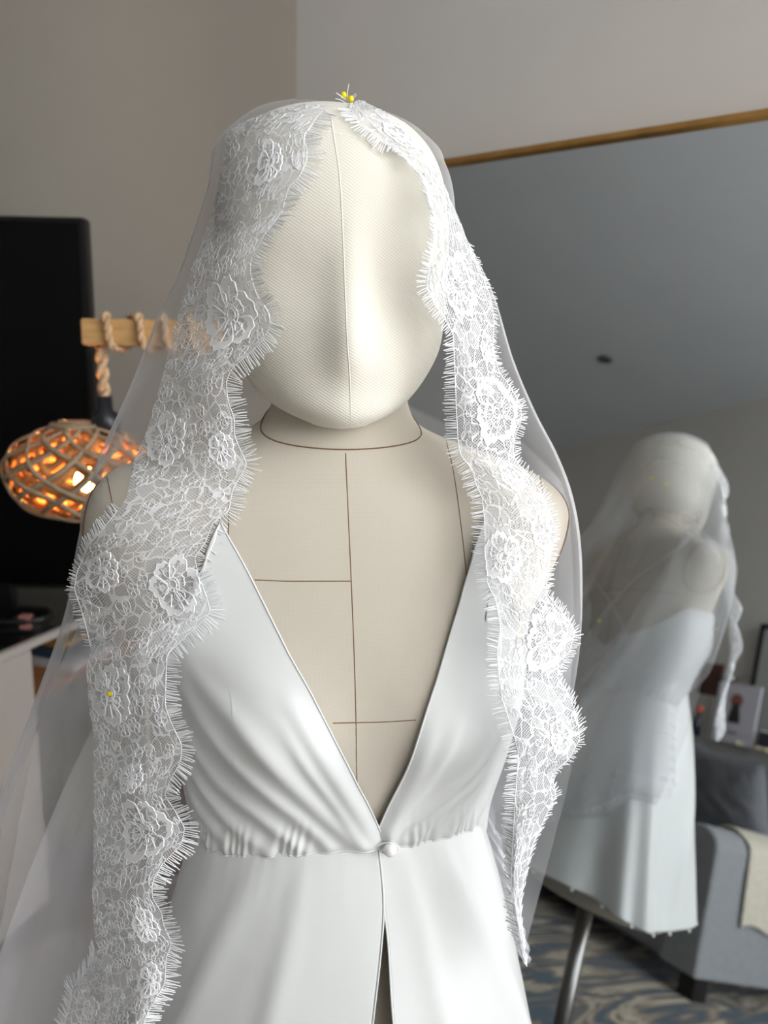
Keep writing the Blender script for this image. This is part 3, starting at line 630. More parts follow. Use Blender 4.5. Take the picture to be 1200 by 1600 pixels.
flapI = [(1480, 152, 1482), (1510, 168, 1510), (1600, 172, 1600), (1700, 178, 1700)]
flapO = [(1480, 148, 1480), (1500, 146, 1500), (1528, 128, 1528), (1545, 112, 1545), (1572, 110, 1572), (1600, 100, 1600), (1640, 92, 1640), (1700, 110, 1700)]
bandF = Band(flapI, flapO, [(1480, .53), (1700, .53)], [(1480, .55), (1700, .56)], 1482, 1695, n=120, m=12, push=False)
FL = {'L': [(362, 492, 62, .2), (425, 255, 34, .5), (262, 688, 42, .9), (268, 915, 48, .4), (345, 700, 28, 0), (172, 1085, 50, .1), (232, 1296, 60, .3), (228, 1445, 34, .6), (160, 895, 34, 1), (205, 1215, 30, .5), (235, 1530, 34, .2)],
      'R': [(712, 448, 52, .3), (778, 640, 50, .7), (785, 870, 44, .2), (850, 1000, 46, .5), (625, 215, 26, .2), (850, 830, 30, .1), (875, 1150, 30, .9), (760, 545, 24, .3), (800, 745, 26, .7)], 'F': [(140, 1575, 26, .2)]}
trims = []
for nm, bd, lab in (('L', bandL, 'floral lace border falling over the left of the photo, beside the woven lamp'), ('R', bandR, 'floral lace border falling on the right, in front of the mirror'), ('F', bandF, 'small turned-back flap of lace at the bottom left')):
    tr = bd.mesh('lace_trim', veil); tr['label'] = lab; trims.append(tr)
    av = []
    for x, y, rp, rot in FL[nm]:
        s_, t_ = bd.from_px(x, y); R = rp*.53/FPX; wd = float(np.interp(s_, bd.S, bd.Wd)); R = min(R, .034)
        if nm != 'F' : pass
        big_flower(bd, s_, t_, R, tr, rot); av.append((s_, t_, R))
    small_pattern(bd, tr, av, .35 if nm == 'F' else 1)
for side, v0, v1, bd, tr, ln in (('i', 175, 1690, bandL, trims[0], .0115), ('o', 795, 1010, bandL, trims[0], .0095), ('i', 158, 1500, bandR, trims[1], .009), ('o', 380, 1506, bandR, trims[1], .0105), ('o', 1484, 1690, bandF, trims[2], .012)):
    fringe(bd, side, tr, v0, v1, ln, .0017); edge_cord(bd, side, tr, v0, v1)

# tulle: one sheet from the right front round the back to the left front
SIL_L = [(158, 500), (175, 400), (205, 352), (280, 338), (375, 306), (440, 282), (515, 246), (600, 212), (740, 150), (860, 122), (960, 105), (1100, 58), (1250, 0), (1400, -60), (1600, -130), (1900, -230)]
SIL_R = [(158, 560), (175, 600), (205, 628), (260, 670), (350, 717), (450, 768), (560, 803), (640, 838), (700, 870), (760, 893), (830, 906), (950, 908), (1080, 893), (1200, 868), (1400, 810), (1600, 795), (1900, 800)]
BK = [(158, .02), (175, .05), (205, .07), (280, .095), (400, .112), (520, .118), (640, .125), (740, .14), (860, .16), (1000, .175), (1200, .19), (1500, .22), (1900, .26)]
def tulle_grid(nr=150, nc=260, extra=0.0, zend=None, th_rng=(.42*PI, 1.62*PI), grow=1.0):
    py = np.interp(np.linspace(0, 1, nr), [0, .1, .25, 1], [158.5, 200, 340, 1880])
    xl = cr(*zip(*SIL_L), py); xr = cr(*zip(*SIL_R), py); bk = cr(*zip(*BK), py)+extra
    PLt = np.array([W(x, y, YB) for x, y in zip(xl, py)]); PRt = np.array([W(x, y, YB) for x, y in zip(xr, py)])
    z = (PLt[:, 2]+PRt[:, 2])/2; cx = (PLt[:, 0]+PRt[:, 0])/2; a = (PRt[:, 0]-PLt[:, 0])/2
    th = np.linspace(*th_rng, nc)     # 0 front, +pi/2 right, pi back
    low = np.clip((py-500)/1300, 0, 1)[:, None]
    rip = (np.sin(th*11+.8)*.5+np.sin(th*19+2)*.3+np.sin(th*6)*.4)[None, :]*.026*low*grow
    side = np.abs(np.sin(th))[None, :]**2
    fr = np.clip(np.cos(th), 0, 1)[None, :]; depth = np.where(np.cos(th)[None, :] > 0, .085, bk[:, None])+0*fr
    thl = np.clip((py-900)/500, 0, 1)[:, None]*.16*PI; th = th[None, :]+thl*(1-np.linspace(0, 1, nc))[None, :]**3; rip = rip*np.clip(np.linspace(0, 1, nc)*6, 0, 1)[None, :]
    side = np.abs(np.sin(th))**2
    X = cx[:, None]+(a[:, None]+extra+rip*(1-side*.6))*np.sin(th); Y = YB-(depth+rip)*np.cos(th)
    th = np.linspace(*th_rng, nc)
    Zg = np.broadcast_to(z[:, None], X.shape).copy()
    # drape: the sheet falls lower at the back-left than at the right
    return X, Y, Zg, th, py
def hug(P, margin=.006, it=2):
    sh = P.shape; Q = P.reshape(-1, 3).copy()
    for _ in range(it):
        for i in range(len(Q)):
            if Q[i, 2] < .6: continue
            loc, nn, idx, dd = BV_S.find_nearest(Vector(Q[i]))
            if loc is None: continue
            l = np.array(loc); n = np.array(nn); dv = Q[i]-l
            if dv@n < margin: Q[i] = l+n*margin
    return Q.reshape(sh)
sv, sf, o_ = [], [], 0
for V_, F_ in ((tv, tf), (hv, hf_)):
    sv += [tuple(v) for v in V_]; sf += [tuple(int(i)+o_ for i in f)[::-1] for f in F_]; o_ = len(sv)
BV_S = BVHTree.FromPolygons([Vector(v) for v in sv], sf)
t_loc, t_n, _, _ = BV_S.find_nearest(Vector((float(cxs[5]), YB-.4, zpy(1000))))
if t_n.y > 0: BV_S = BVHTree.FromPolygons([Vector(v) for v in sv], [f[::-1] for f in sf])
def skirt_clear(P):                    # keep below-waist tulle outside the skirt
    allp = np.concatenate([SL.reshape(-1, 3), SR.reshape(-1, 3)]); c = np.array([float(cxs[-3]), YB])
    ang = np.arctan2(allp[:, 0]-c[0], allp[:, 1]-c[1]); rad = np.hypot(allp[:, 0]-c[0], allp[:, 1]-c[1])
    A = ((ang+PI)/(2*PI)*48).astype(int) % 48; Zb = np.clip(((allp[:, 2]-.48)/.02).astype(int), 0, 44); tab = np.zeros((48, 45)); np.maximum.at(tab, (A, Zb), rad)
    Q = P.copy(); d = Q[..., :2]-c; an = np.arctan2(d[..., 0], d[..., 1]); r = np.linalg.norm(d, axis=-1); ai = ((an+PI)/(2*PI)*48).astype(int) % 48
    zi = np.clip(((Q[..., 2]-.48)/.02).astype(int), 0, 44); need = np.maximum(tab[ai, zi], np.maximum(tab[(ai+1) % 48, zi], tab[(ai-1) % 48, zi]))+.008
    ok = (Q[..., 2] > .46) & (Q[..., 2] < zpy(1290)); k = np.where(ok & (r < need), need/np.maximum(r, 1e-6), 1); Q[..., :2] = c+d*k[..., None]; return Q
X, Y, Zg, thT, pyT = tulle_grid()
thT = np.asarray(thT); th01 = (thT-thT[0])/(thT[-1]-thT[0])
# lower edge: short at the right front, long at the back left
zbot = np.interp(th01, [0, .2, .45, .7, 1], [.74, .62, .47, .40, .38])
ztop_ = Zg[0, 0]; Zc = Zg.copy()
k = (Zg < .95); f_ = (0.95-Zg)/(0.95-Zg[-1, 0]); Zc = np.where(k, .95-(.95-zbot[None, :])*np.clip(f_, 0, 1), Zg)
TP = np.stack([X, Y, Zc], -1)
hb = np.clip((330-pyT)/120, 0, 1); hb = hb*hb*(3-2*hb)
zh = np.interp(pyT, [158.5, 340], [hz[0], hzp(340)]); HP_ = head(thT[None, :], zh[:, None]); cH = np.array([HCX*0+float(hcx[0]), YH, 0]); dH = HP_-np.stack([np.full_like(zh, float(hcx[0])), np.full_like(zh, YH), zh-.01], -1)[:, None, :]
HP_ = HP_+dH/np.maximum(np.linalg.norm(dH, axis=-1, keepdims=True), 1e-6)*(.007+.005*np.clip((pyT-180)/100, 0, 1))[:, None, None]
TP = TP*(1-hb[:, None, None])+HP_*hb[:, None, None]
TP = hug(TP, .006, 1); TP = skirt_clear(TP)
tul = meshobj('tulle_sheet', TP.reshape(-1, 3), grid_faces(*TP.shape[:2]), M['tulle'], veil)
# lace border along the lower edge at the back
class Strip(Band):
    def __init__(s, P):
        s.P = P; s.n, s.m = P.shape[:2]; mid = P[:, s.m//2]; s.S = np.concatenate([[0], np.cumsum(np.linalg.norm(np.diff(mid, axis=0), axis=1))])
        s.Wd = np.linalg.norm(np.diff(P, axis=1), axis=2).sum(1); s.v = np.arange(s.n)*1.0
        N_ = np.cross(np.gradient(P, axis=0), np.gradient(P, axis=1)); N_ /= np.linalg.norm(N_, axis=-1, keepdims=True)+1e-12
        c = np.array([float(cxs[-3]), YB, 0]); d = P-c; d[..., 2] = 0; s.N = N_*np.sign((N_*d).sum(-1, keepdims=True))
nb = 20; seg = TP[-nb:, :, :]; low = seg.transpose(1, 0, 2)
sc = np.abs(np.sin(np.linspace(0, 1, low.shape[0])*PI*16))**.6
ext = low[:, -1:, :]+(low[:, -1:, :]-low[:, -2:-1, :])/np.maximum(np.linalg.norm(low[:, -1:, :]-low[:, -2:-1, :], axis=-1, keepdims=True), 1e-6)*(sc[:, None, None]*.014)
cN = np.array([float(cxs[-3]), YB, 0]); dO = low-cN; dO[..., 2] = 0; dO /= np.linalg.norm(dO, axis=-1, keepdims=True)
lowP = np.concatenate([low+dO*.002, ext+dO[:, -1:]*.002], 1)[int(.34*low.shape[0]):]
# refine to regular strip
bandB = Strip(lowP); trB = bandB.mesh('lace_trim', veil); trB['label'] = 'floral lace border along the lower back edge, seen in the mirror'
av = []
for k in range(12):
    s_ = bandB.S[-1]*(k+.5)/12; big_flower(bandB, s_, (-1)**k*.03, .036, trB, k*.7); av.append((s_, (-1)**k*.03, .036))
small_pattern(bandB, trB, av, .4)
fringe(bandB, 'o', trB, 0, bandB.v[-1], .012, .0035)
# folded second layer over the right shoulder and back, seen in the mirror
VC = CAM-2*((CAM@MN)-(CAM@MN)+MD)*MN
VC = CAM-2*MD*MN*1.0
tuv = [tuple(v) for v in TP.reshape(-1, 3)]; BV_V = BVHTree.FromPolygons([Vector(v) for v in tuv], [tuple(map(int, f)) for f in grid_faces(*TP.shape[:2])])
def vcast(x, y, off):
    M_, r = mray(x, y); rn = r/np.linalg.norm(r); h = BV_V.ray_cast(Vector(M_), Vector(rn))
    return (h[3]-off if h[0] is not None else None), M_, rn
up = smoothline([(1082, 812), (1040, 885), (985, 965), (930, 1060), (885, 1130), (850, 1200)], 40)
dn = smoothline([(1122, 850), (1118, 950), (1098, 1060), (1065, 1170), (1010, 1290), (950, 1400)], 40)
G = []; hits = []
for a_, b_ in zip(up, dn):
    row = []
    for t in np.linspace(0, 1, 22):
        p = a_*(1-t)+b_*t; d_, M_, rn = vcast(p[0], p[1], .010); row.append((d_, M_, rn)); 
        if d_: hits.append(d_)
    G.append(row)
med = float(np.median(hits)) if hits else .8
D_ = np.array([[g[0] if g[0] is not None else med for g in row] for row in G])
lim_ = D_.copy()
for _ in range(30):
    D2 = D_.copy(); D2[1:-1] = (D_[:-2]+D_[1:-1]*2+D_[2:])/4; D2[:, 1:-1] = (D2[:, :-2]+2*D2[:, 1:-1]+D2[:, 2:])/4; D_ = np.minimum(D2, lim_)
GP = np.array([[G[i][j][1]+G[i][j][2]*D_[i, j] for j in range(22)] for i in range(40)])
meshobj('tulle_overlay', GP.reshape(-1, 3), grid_faces(40, 22), M['tulle'], veil)
# rows of tulle drawn out to the lower left of the photograph
def sheet_px(rows, name, m_=None):
    R_ = []
    for row in rows: R_.append(smoothline([W(*q) for q in row], 30))
    R_ = np.array(R_); P = np.stack([smoothline(R_[:, j], 50) for j in range(30)], 1)
    P = P+np.array([0, 1, 0])*(.006*np.sin(np.linspace(0, 17, 30))[None, :]*np.linspace(0, 1, 50)[:, None])[..., None]
    return meshobj(name, P.reshape(-1, 3), grid_faces(50, 30), m_ or M['tulle'], veil)
sheet_px([[(140, 955, .66), (134, 960, .63), (128, 965, .60)], [(165, 1100, .68), (120, 1100, .64), (72, 1100, .61)], [(200, 1350, .72), (110, 1350, .66), (20, 1350, .62)], [(230, 1750, .78), (100, 1750, .68), (-40, 1750, .62)]], 'tulle_fold')
sheet_px([[(215, 1090, .63), (190, 1092, .61), (165, 1095, .59)], [(215, 1250, .64), (150, 1250, .61), (92, 1250, .585)], [(190, 1450, .66), (100, 1450, .62), (15, 1450, .58)], [(160, 1750, .7), (40, 1750, .63), (-70, 1750, .58)]], 'tulle_fold')

# ------------------------------------------------------------------ pins
def pin(p, d, label, L=.02, r=.0024):
    d = np.array(d, float); d /= np.linalg.norm(d); e = empty('ball_head_pin', p, label, 'pin', 'yellow pins holding the veil')
    tube_obj('pin_shaft', [np.array([p, p-d*L])], .0004, M['steel'], e, 5)
    lathe('pin_head', [(math.sin(t)*r, math.cos(t)*r) for t in np.linspace(0, PI, 11)], M['yellow'], e, p, 14); return e
topP = W(537, 149, .578); pin(topP, (-.2, 0, 1), 'yellow ball-headed pin standing clear at the crown of the veil')
pin(W(548, 155, .576), (.3, .2, 1), 'yellow ball-headed pin half under threads, just right of the crown pin')
s_, t_ = bandL.from_px(175, 1083); pin(bandL.ev(np.array([s_]), np.array([t_]), .001)[0], (0, -1, .2), 'small yellow pin head in the lace over the arm at lower left', r=.0019)
for x, y, lb in ((1018, 748, 'yellow pin at the back of the head, left of two in the mirror'), (1041, 757, 'yellow pin at the back of the head, right of two in the mirror'), (936, 970, 'yellow pin low on the veil back, seen at the left in the mirror')):
    M_, r = mray(x, y); rn = r/np.linalg.norm(r); h = BV_V.ray_cast(Vector(M_), Vector(rn))
    if h[0] is not None: pin(np.array(h[0])-rn*.001, -rn, lb, r=.003)
tw = empty('loose_thread_tuft', topP, 'tuft of loose white threads beside the crown pins', 'thread')
cr0 = W(543, 158, .578)
tube_obj('thread', [np.array([cr0, W(543, 143, .577), W(545, 131, .576)])], .0005, M['thread'], tw)
for a_, b_ in (((540, 157), (525, 145)), ((540, 160), (524, 154)), ((546, 156), (556, 146)), ((548, 157), (557, 149)), ((544, 158), (533, 152))):
    tube_obj('thread', [np.array([W(a_[0], a_[1], .577), W((a_[0]+b_[0])/2, (a_[1]+b_[1])/2-1, .576), W(b_[0], b_[1], .575)])], .0004, M['thread'], tw)

# ------------------------------------------------------------------ television, console, lamp (left of the photograph)
YT = 1.62
p1 = W(138, 339, YT); p2 = W(155, 922, YT); hT = p1[2]-p2[2]; wT = hT*1.72
tvb = mat('tv_bezel', (14, 14, 15), .35); scr = mat('tv_screen', (3, 3, 4), .25, spec=.3)
tve = empty('television', (p1[0]-wT/2, YT, p2[2]-.03), 'large flat black television standing on the black console top', 'television')
xm = (p1[0]+p2[0])/2
box('tv_panel', (xm-wT/2, YT+.02, (p1[2]+p2[2])/2), (wT, .035, hT), tvb, tve, bev=.004)
box('tv_screen', (xm-wT/2, YT+.0005, (p1[2]+p2[2])/2), (wT-.024, .004, hT-.024), scr, tve, bev=0)
ZC = .70
box('tv_foot', (xm-.24, YT+.01, (p2[2]+ZC+.006)/2+.003), (.05, .03, p2[2]-ZC+.01), tvb, tve); box('tv_foot', (xm-wT+.24, YT+.01, (p2[2]+ZC+.006)/2+.003), (.05, .03, p2[2]-ZC+.01), tvb, tve)
cf = Z(105, 975, ZC); cn = Z(0, 1020, ZC); e1 = (cn-cf)/np.linalg.norm(cn-cf); e2 = np.array([-e1[1], e1[0], 0]); e2 = e2 if e2[0] < 0 else -e2
Lc = .62; con = empty('console_cabinet', (*(cf+e1*Lc/2+e2*.4)[:2], 0), 'white console cabinet with black top and an open side shelf, under the television', 'cabinet')
white = noise_mat(mat('white_lacquer', (196, 190, 184), .45), 5, .02); blk = mat('black_top', (16, 16, 18), .25); oak = noise_mat(mat('oak_edge', (170, 118, 70), .6), 12, .2)
rz = math.atan2(e1[1], e1[0])
Wc = 1.5
def cb(name, along, across, z0, z1, m_, bev=.002):
    a0, a1 = along; b0, b1 = across; c = cf+e1*(a0+a1)/2+e2*(b0+b1)/2; return box(name, (c[0], c[1], (z0+z1)/2), (a1-a0, b1-b0, z1-z0), m_, con, rz, bev)
cb('cabinet_top', (-.28, Lc), (0, Wc), ZC-.022, ZC-.004, white)
cb('glass_top', (-.27, Lc-.01), (.012, Wc-.01), ZC-.0035, ZC+.001, blk, 0)
nearp = Z(45, 1085, ZC-.1); sx0 = (Z(52, 1000, ZC)-cf)@e1
cb('side_panel', (max(.04, sx0), Lc), (0, .018), .05, ZC-.0225, white); cb('side_panel', (-.28, -.262), (0, Wc), .05, ZC-.0225, white)
cb('side_panel', (-.26, Lc), (.40, .418), .05, ZC-.0225, mat('niche_back', (52, 48, 46), .8))
zsh = Z(60, 1058, ZC)[2] if False else ZC-.135
cb('shelf_board', (-.26, max(.04, sx0)-.001), (.004, .399), zsh-.012, zsh, oak)
cb('plinth', (-.26, Lc-.02), (.02, Wc-.02), 0, .049, blk)
def onshelf(name, a, b, s, m_, label, cat, z0, rzz=0, parts=None):
    c = cf+e1*a+e2*b; o = box(name, (c[0], c[1], z0+s[2]/2), s, m_, None, rz+rzz, .0015); tag(o, label, cat); return o
onshelf('book', -.10, .12, (.15, .21, .022), mat('book_pages', (205, 200, 205), .7), 'thick white book lying flat on the open console shelf', 'book', zsh)
onshelf('book', -.10, .13, (.14, .17, .014), mat('navy_cover', (44, 66, 84), .6), 'dark blue book lying on top of the white book', 'book', zsh+.0225)
onshelf('notebook', -.11, .14, (.09, .12, .008), mat('ochre_cover', (190, 140, 50), .6), 'small ochre notebook topmost on the shelf stack', 'notebook', zsh+.037)
onshelf('storage_box', -.10, .15, (.2, .22, .22), mat('olive_box', (74, 78, 40), .7), 'olive green storage box below the console shelf', 'box', .10)
onshelf('storage_box', -.10, .15, (.2, .22, .05), mat('dark_box', (40, 40, 42), .7), 'flat dark box under the olive green box', 'box', .05)
# oval tray with the pink box
tc_ = Z(20, 966, ZC+.02); tray = empty('oval_tray', (tc_[0], tc_[1], ZC), 'black oval tray with brown lining on the console top', 'tray')
dk = mat('tray_black', (12, 12, 13), .4); brn = mat('tray_lining', (104, 84, 76), .8)
a = np.linspace(0, 2*PI, 61); RX, RY = .088, .050
tube_obj('tray_rim', [np.stack([tc_[0]+RX*np.cos(a), tc_[1]+RY*np.sin(a), np.full(61, ZC+.028)], -1)], .008, dk, tray, 10)
ringV = [(tc_[0], tc_[1], ZC+.008)]+[(tc_[0]+RX*math.cos(t), tc_[1]+RY*math.sin(t), ZC+.008) for t in a[:-1]]
meshobj('tray_lining', ringV, [(0, i+1, (i+1) % 60+1) for i in range(60)], brn, tray, False)
wallV = [(tc_[0]+RX*math.cos(t)*k_, tc_[1]+RY*math.sin(t)*k_, z_) for k_, z_ in ((.97, ZC+.002), (1, ZC+.03)) for t in a[:-1]]
meshobj('tray_wall', wallV, grid_faces(2, 60, True), dk, tray)
pk = Z(41, 975, ZC+.02); tag(box('cosmetic_case', (pk[0], pk[1]-.0, ZC+.026), (.026, .02, .032), mat('dusty_pink', (176, 120, 116), .5)), 'small dusty pink case standing in the oval tray', 'case')
# lamp
YL = 1.22; woodm = noise_mat(mat('pine_wood', (204, 160, 104), .55), 9, .16, .1, 60, stretch=(2, 1, 14)); ropem = noise_mat(mat('jute_rope', (206, 172, 136), .9), 120, .25, .4, 400)
b0 = W(134, 519, YL); b1 = W(335, 519, YL); hh = W(134, 498, YL)[2]-W(134, 539, YL)[2]
lampe = empty('rope_lamp', (b1[0], YL, ZC+.005), 'wooden arm lamp with rope and glowing woven rattan globe shade beside the television', 'lamp')
box('wooden_arm', ((b0[0]+b1[0])/2, YL, b0[2]), (b1[0]-b0[0], .04, hh), woodm, lampe, bev=.002)
box('wall_bracket', (b1[0]+.018, (YL+2.098)/2, b0[2]), (.036, 2.098-YL+.04, hh), woodm, lampe, bev=.002)
def rope(P, R, strands=3, pitch=.03, r=None, name='rope'):
    P = smoothline(P, 160); T = np.gradient(P, axis=0); T /= np.linalg.norm(T, axis=1)[:, None]; S = np.concatenate([[0], np.cumsum(np.linalg.norm(np.diff(P, axis=0), axis=1))])
    ref = np.array([.3, 1, .2]); A = np.cross(T, ref); A /= np.linalg.norm(A, axis=1)[:, None]; B = np.cross(T, A); out = []
    for k in range(strands):
        ph = S/pitch*2*PI+k*2*PI/strands; out.append(P+(A*np.cos(ph)[:, None]+B*np.sin(ph)[:, None])*R*.5)
    return tube_obj(name, out, R*.62, ropem, lampe, 8)
# helical wrap round the arm
for k, xc in enumerate((184, 234, 272, 312)):
    x0 = W(xc, 519, YL)[0]; q = np.linspace(0, 1.0, 60); hw_, hd = hh/2+.006, .026
    ang = q*2*PI; sx_ = np.sign(np.sin(ang))*np.abs(np.sin(ang))**.5; cx_ = np.sign(np.cos(ang))*np.abs(np.cos(ang))**.5
    P = np.stack([x0+(q-.25)*.035-.006, YL-hd*sx_, b0[2]+hw_*cx_], -1); rope(P, .006, 2, .03, name='rope_wrap')
rp = W(158, 540, YL); rb_ = W(164, 634, YL)
rope([(rp[0], YL, b0[2]-hh/2), ((rp[0]+rb_[0])/2, YL, (rp[2]+rb_[2])/2), (rb_[0], YL, rb_[2])], .0095, 2, .05, name='hanging_rope')
sc_ = W(166, 650, YL); lathe('bulb_socket', [(0, .035), (.012, .035), (.013, .012), (.022, .006), (.024, -.03), (.0, -.03)], mat('black_bakelite', (34, 36, 42), .3), lampe, (rb_[0], YL, sc_[2]-.002), 24)
gc = W(124, 737, YL); RXs, RZs = .118, .080; gc[0] += .002
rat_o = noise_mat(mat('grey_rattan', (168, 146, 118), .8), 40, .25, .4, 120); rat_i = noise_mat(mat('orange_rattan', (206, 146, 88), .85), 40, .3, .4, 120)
lathe('light_bulb', [(math.sin(t)*.02, math.cos(t)*.026) for t in np.linspace(0, PI, 13)], mat('glowing_bulb', (255, 220, 150), .5, emit=(255, 196, 110), es=30), lampe, (gc[0]+.01, YL, gc[2]-.018), 20)
shade = empty('woven_shade', (gc[0], YL, gc[2]), '', ''); del shade['label']; del shade['category']; shade.parent = lampe; shade.matrix_parent_inverse = Matrix.Translation(-lampe.location)
def spt(u, v, k=1.0): return np.stack([gc[0]+RXs*k*np.cos(v)*np.cos(u), YL+RXs*k*np.cos(v)*np.sin(u), gc[2]+RZs*k*np.sin(v)], -1)
def strand(u0, sg, k, wdt, m_, vm=1.32, name='rattan_strand'):
    v = np.linspace(-vm, vm, 40); u = u0+sg*(1.05*v+.10*np.sin(4*v+u0*3))
    P = spt(u, v, k*(1+.018*np.sin(9*v+u0*5)))
    T = np.gradient(P, axis=0); T /= np.linalg.norm(T, axis=1)[:, None]; c = np.array([gc[0], YL, gc[2]]); Nn = P-c; Nn /= np.linalg.norm(Nn, axis=1)[:, None]; B = np.cross(T, Nn)
    V = np.stack([P-B*wdt, P-Nn*.0022, P+B*wdt, P+Nn*.0022], 1).reshape(-1, 3); Fc = grid_faces(40, 4, True)
    o = meshobj(name, V, Fc, m_, None); o.parent = shade; o.matrix_parent_inverse = Matrix.Translation(-Vector((gc[0], YL, gc[2]))); return o
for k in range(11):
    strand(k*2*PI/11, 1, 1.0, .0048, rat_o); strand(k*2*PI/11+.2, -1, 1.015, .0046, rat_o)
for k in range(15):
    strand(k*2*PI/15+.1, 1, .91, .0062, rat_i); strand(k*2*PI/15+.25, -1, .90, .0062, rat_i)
for zz_, kk in ((1.32, 1.0), (-1.32, 1.0), (1.2, .98)):
    uu = np.linspace(0, 2*PI, 41); P = spt(uu, np.full(41, zz_), kk*1.02); o = tube_obj('rim_coil', [P, P+np.array([0, 0, .004])], .0042, rat_o); o.parent = shade; o.matrix_parent_inverse = Matrix.Translation(-Vector((gc[0], YL, gc[2])))
pl = bpy.data.lights.new('bulb_light', 'POINT'); pl.energy = 22; pl.color = (1, .55, .2); pl.shadow_soft_size = .022; po = bpy.data.objects.new('bulb_light', pl); COL.objects.link(po); po.location = (gc[0]+.01, YL, gc[2]-.018)
po.parent = lampe; po.matrix_parent_inverse = Matrix.Translation(-lampe.location)

# ------------------------------------------------------------------ behind the camera (seen in the mirror): rug, sofa, shelf
def rugmat():
    m = mat('wavy_rug', (120, 110, 100), .95, spec=.1, sheen=.2); N, L, b = nodes(m); tc = N.new('ShaderNodeTexCoord'); mp = N.new('ShaderNodeMapping'); mp.inputs['Scale'].default_value = (5.5, .9, 1); mp.inputs['Rotation'].default_value = (0, 0, -.31); mp.vector_type = 'TEXTURE'; mp.inputs['Scale'].default_value = (1/5.5, 1/.9, 1)
    L.new(tc.outputs['Object'], mp.inputs[0]); wv = N.new('ShaderNodeTexNoise'); wv.inputs['Scale'].default_value = 1.6; wv.inputs['Detail'].default_value = 4; wv.inputs['Roughness'].default_value = .55; wv.inputs['Distortion'].default_value = .8
    L.new(mp.outputs[0], wv.inputs[0]); r = N.new('ShaderNodeValToRGB'); e = r.color_ramp.elements; r.color_ramp.interpolation = 'LINEAR'
    e[0].position = 0; e[0].color = s2l((52, 46, 44)); e[1].position = 1; e[1].color = s2l((92, 80, 72))
    for p_, c_ in ((.30, (88, 78, 72)), (.37, (180, 168, 146)), (.42, (104, 92, 84)), (.47, (44, 76, 96)), (.51, (66, 80, 86)), (.55, (128, 112, 98)), (.60, (190, 180, 158)), (.67, (62, 54, 52))):
        q = e.new(p_); q.color = s2l(c_)
    L.new(wv.outputs[0], r.inputs[0]); L.new(r.outputs[0], b.inputs['Base Color']); return m
tag(box('patterned_rug', (-1.55, -.32, .006), (3.3, 2.3, .012), rugmat(), bev=.004), 'wavy blue, brown and cream streaked rug on the floor by the grey sofa', 'rug')
sofam = noise_mat(mat('grey_upholstery', (146, 148, 152), .9, spec=.2, sheen=.2), 60, .06, .3, 500)
cS = MZ(1085, 1531, .09)[:2]; 
xf, yf = float(cS[0]), float(cS[1])                    # outer front corner of the sofa arm
arm_h, arm_w, dep, zb = .60, .17, .78, .09
sofa = empty('grey_sofa', (xf-1.0, yf-dep/2, 0), 'grey upholstered sofa with dark block legs, seen at the right in the mirror', 'sofa')
def prof_ext(name, prof, y0, y1, m_, parent):          # profile in x,z pushed along y
    n = len(prof); V = [(x, y0, z) for x, z in prof]+[(x, y1, z) for x, z in prof]
    Fc = [tuple(range(n))[::-1], tuple(range(n, 2*n))]+[(i, (i+1) % n, n+(i+1) % n, n+i) for i in range(n)]
    o = meshobj(name, V, Fc, m_, parent, False); bv = o.modifiers.new('soft', 'BEVEL'); bv.width = .012; bv.segments = 3; return o
def armprof(x0, x1, sg=1):
    P = [(x0, zb), (x1, zb)]
    for t in np.linspace(0, PI, 13): P.append(((x0+x1)/2+(x1-x0)/2*1.02*math.cos(t), arm_h-.07+.07*math.sin(t)))
    return P
prof_ext('sofa_arm', armprof(xf-arm_w, xf), yf-dep, yf, sofam, sofa); prof_ext('sofa_arm', armprof(xf-2.05, xf-2.05+arm_w), yf-dep, yf, sofam, sofa)
box('sofa_base', (xf-1.02, yf-dep/2-.01, .21), (2.05-2*arm_w-.004, dep-.04, .24), sofam, sofa, bev=.02)
for k in (0, 1): box('seat_cushion', (xf-arm_w-.43-k*.86, yf-.30, .40), (.84, .56, .14), sofam, sofa, bev=.04)
box('sofa_back', (xf-1.02, yf-dep+.09, .58), (2.03-2*arm_w, .18, .60), sofam, sofa, bev=.05)
for x_, y_ in ((xf-.05, yf-.06), (xf-.05, yf-dep+.06), (xf-2.0, yf-.06), (xf-2.0, yf-dep+.06)): box('sofa_leg', (x_, y_, .051), (.07, .07, .078), mat('dark_wood_leg', (26, 22, 22), .5), sofa)
# scatter cushions
cushm = noise_mat(mat('slate_linen', (122, 124, 130), .9, spec=.2, sheen=.3), 25, .07, .5, 30, dist=.01)
def cushion(c, s, tilt, yaw, label):
    n = 36; u = np.linspace(-1, 1, n); U_, V_ = np.meshgrid(u, u); edge = np.clip((1-U_**8)*(1-V_**8), 0, 1)**.5; puff = ((1-U_**2)*(1-V_**2))**.42
    pin_ = 1-.07*(np.abs(U_)**2*(1-np.abs(V_)**2)+0)
    wr = .05*np.sin(U_*9+V_*5+np.sin(V_*7)*1.5)*puff+.035*np.sin(V_*13-U_*6)*puff
    X = U_*s[0]/2*(1-.06*(1-V_**2)); Zq = V_*s[1]/2*(1-.06*(1-U_**2)); Yq = (puff*(1+wr))*s[2]/2
    A = np.stack([X, -Yq, Zq], -1).reshape(-1, 3); B = np.stack([X, Yq, Zq], -1).reshape(-1, 3)
    P = np.concatenate([A, B]); Rm = np.array((Matrix.Rotation(yaw, 3, 'Z') @ Matrix.Rotation(tilt, 3, 'X'))); P = P@Rm.T+np.array(c)
    Fc = np.concatenate([grid_faces(n, n), grid_faces(n, n, False, n*n)[:, ::-1]]); o = meshobj('scatter_cushion', P, Fc, cushm); tag(o, label, 'cushion', 'grey cushions on the sofa'); return o
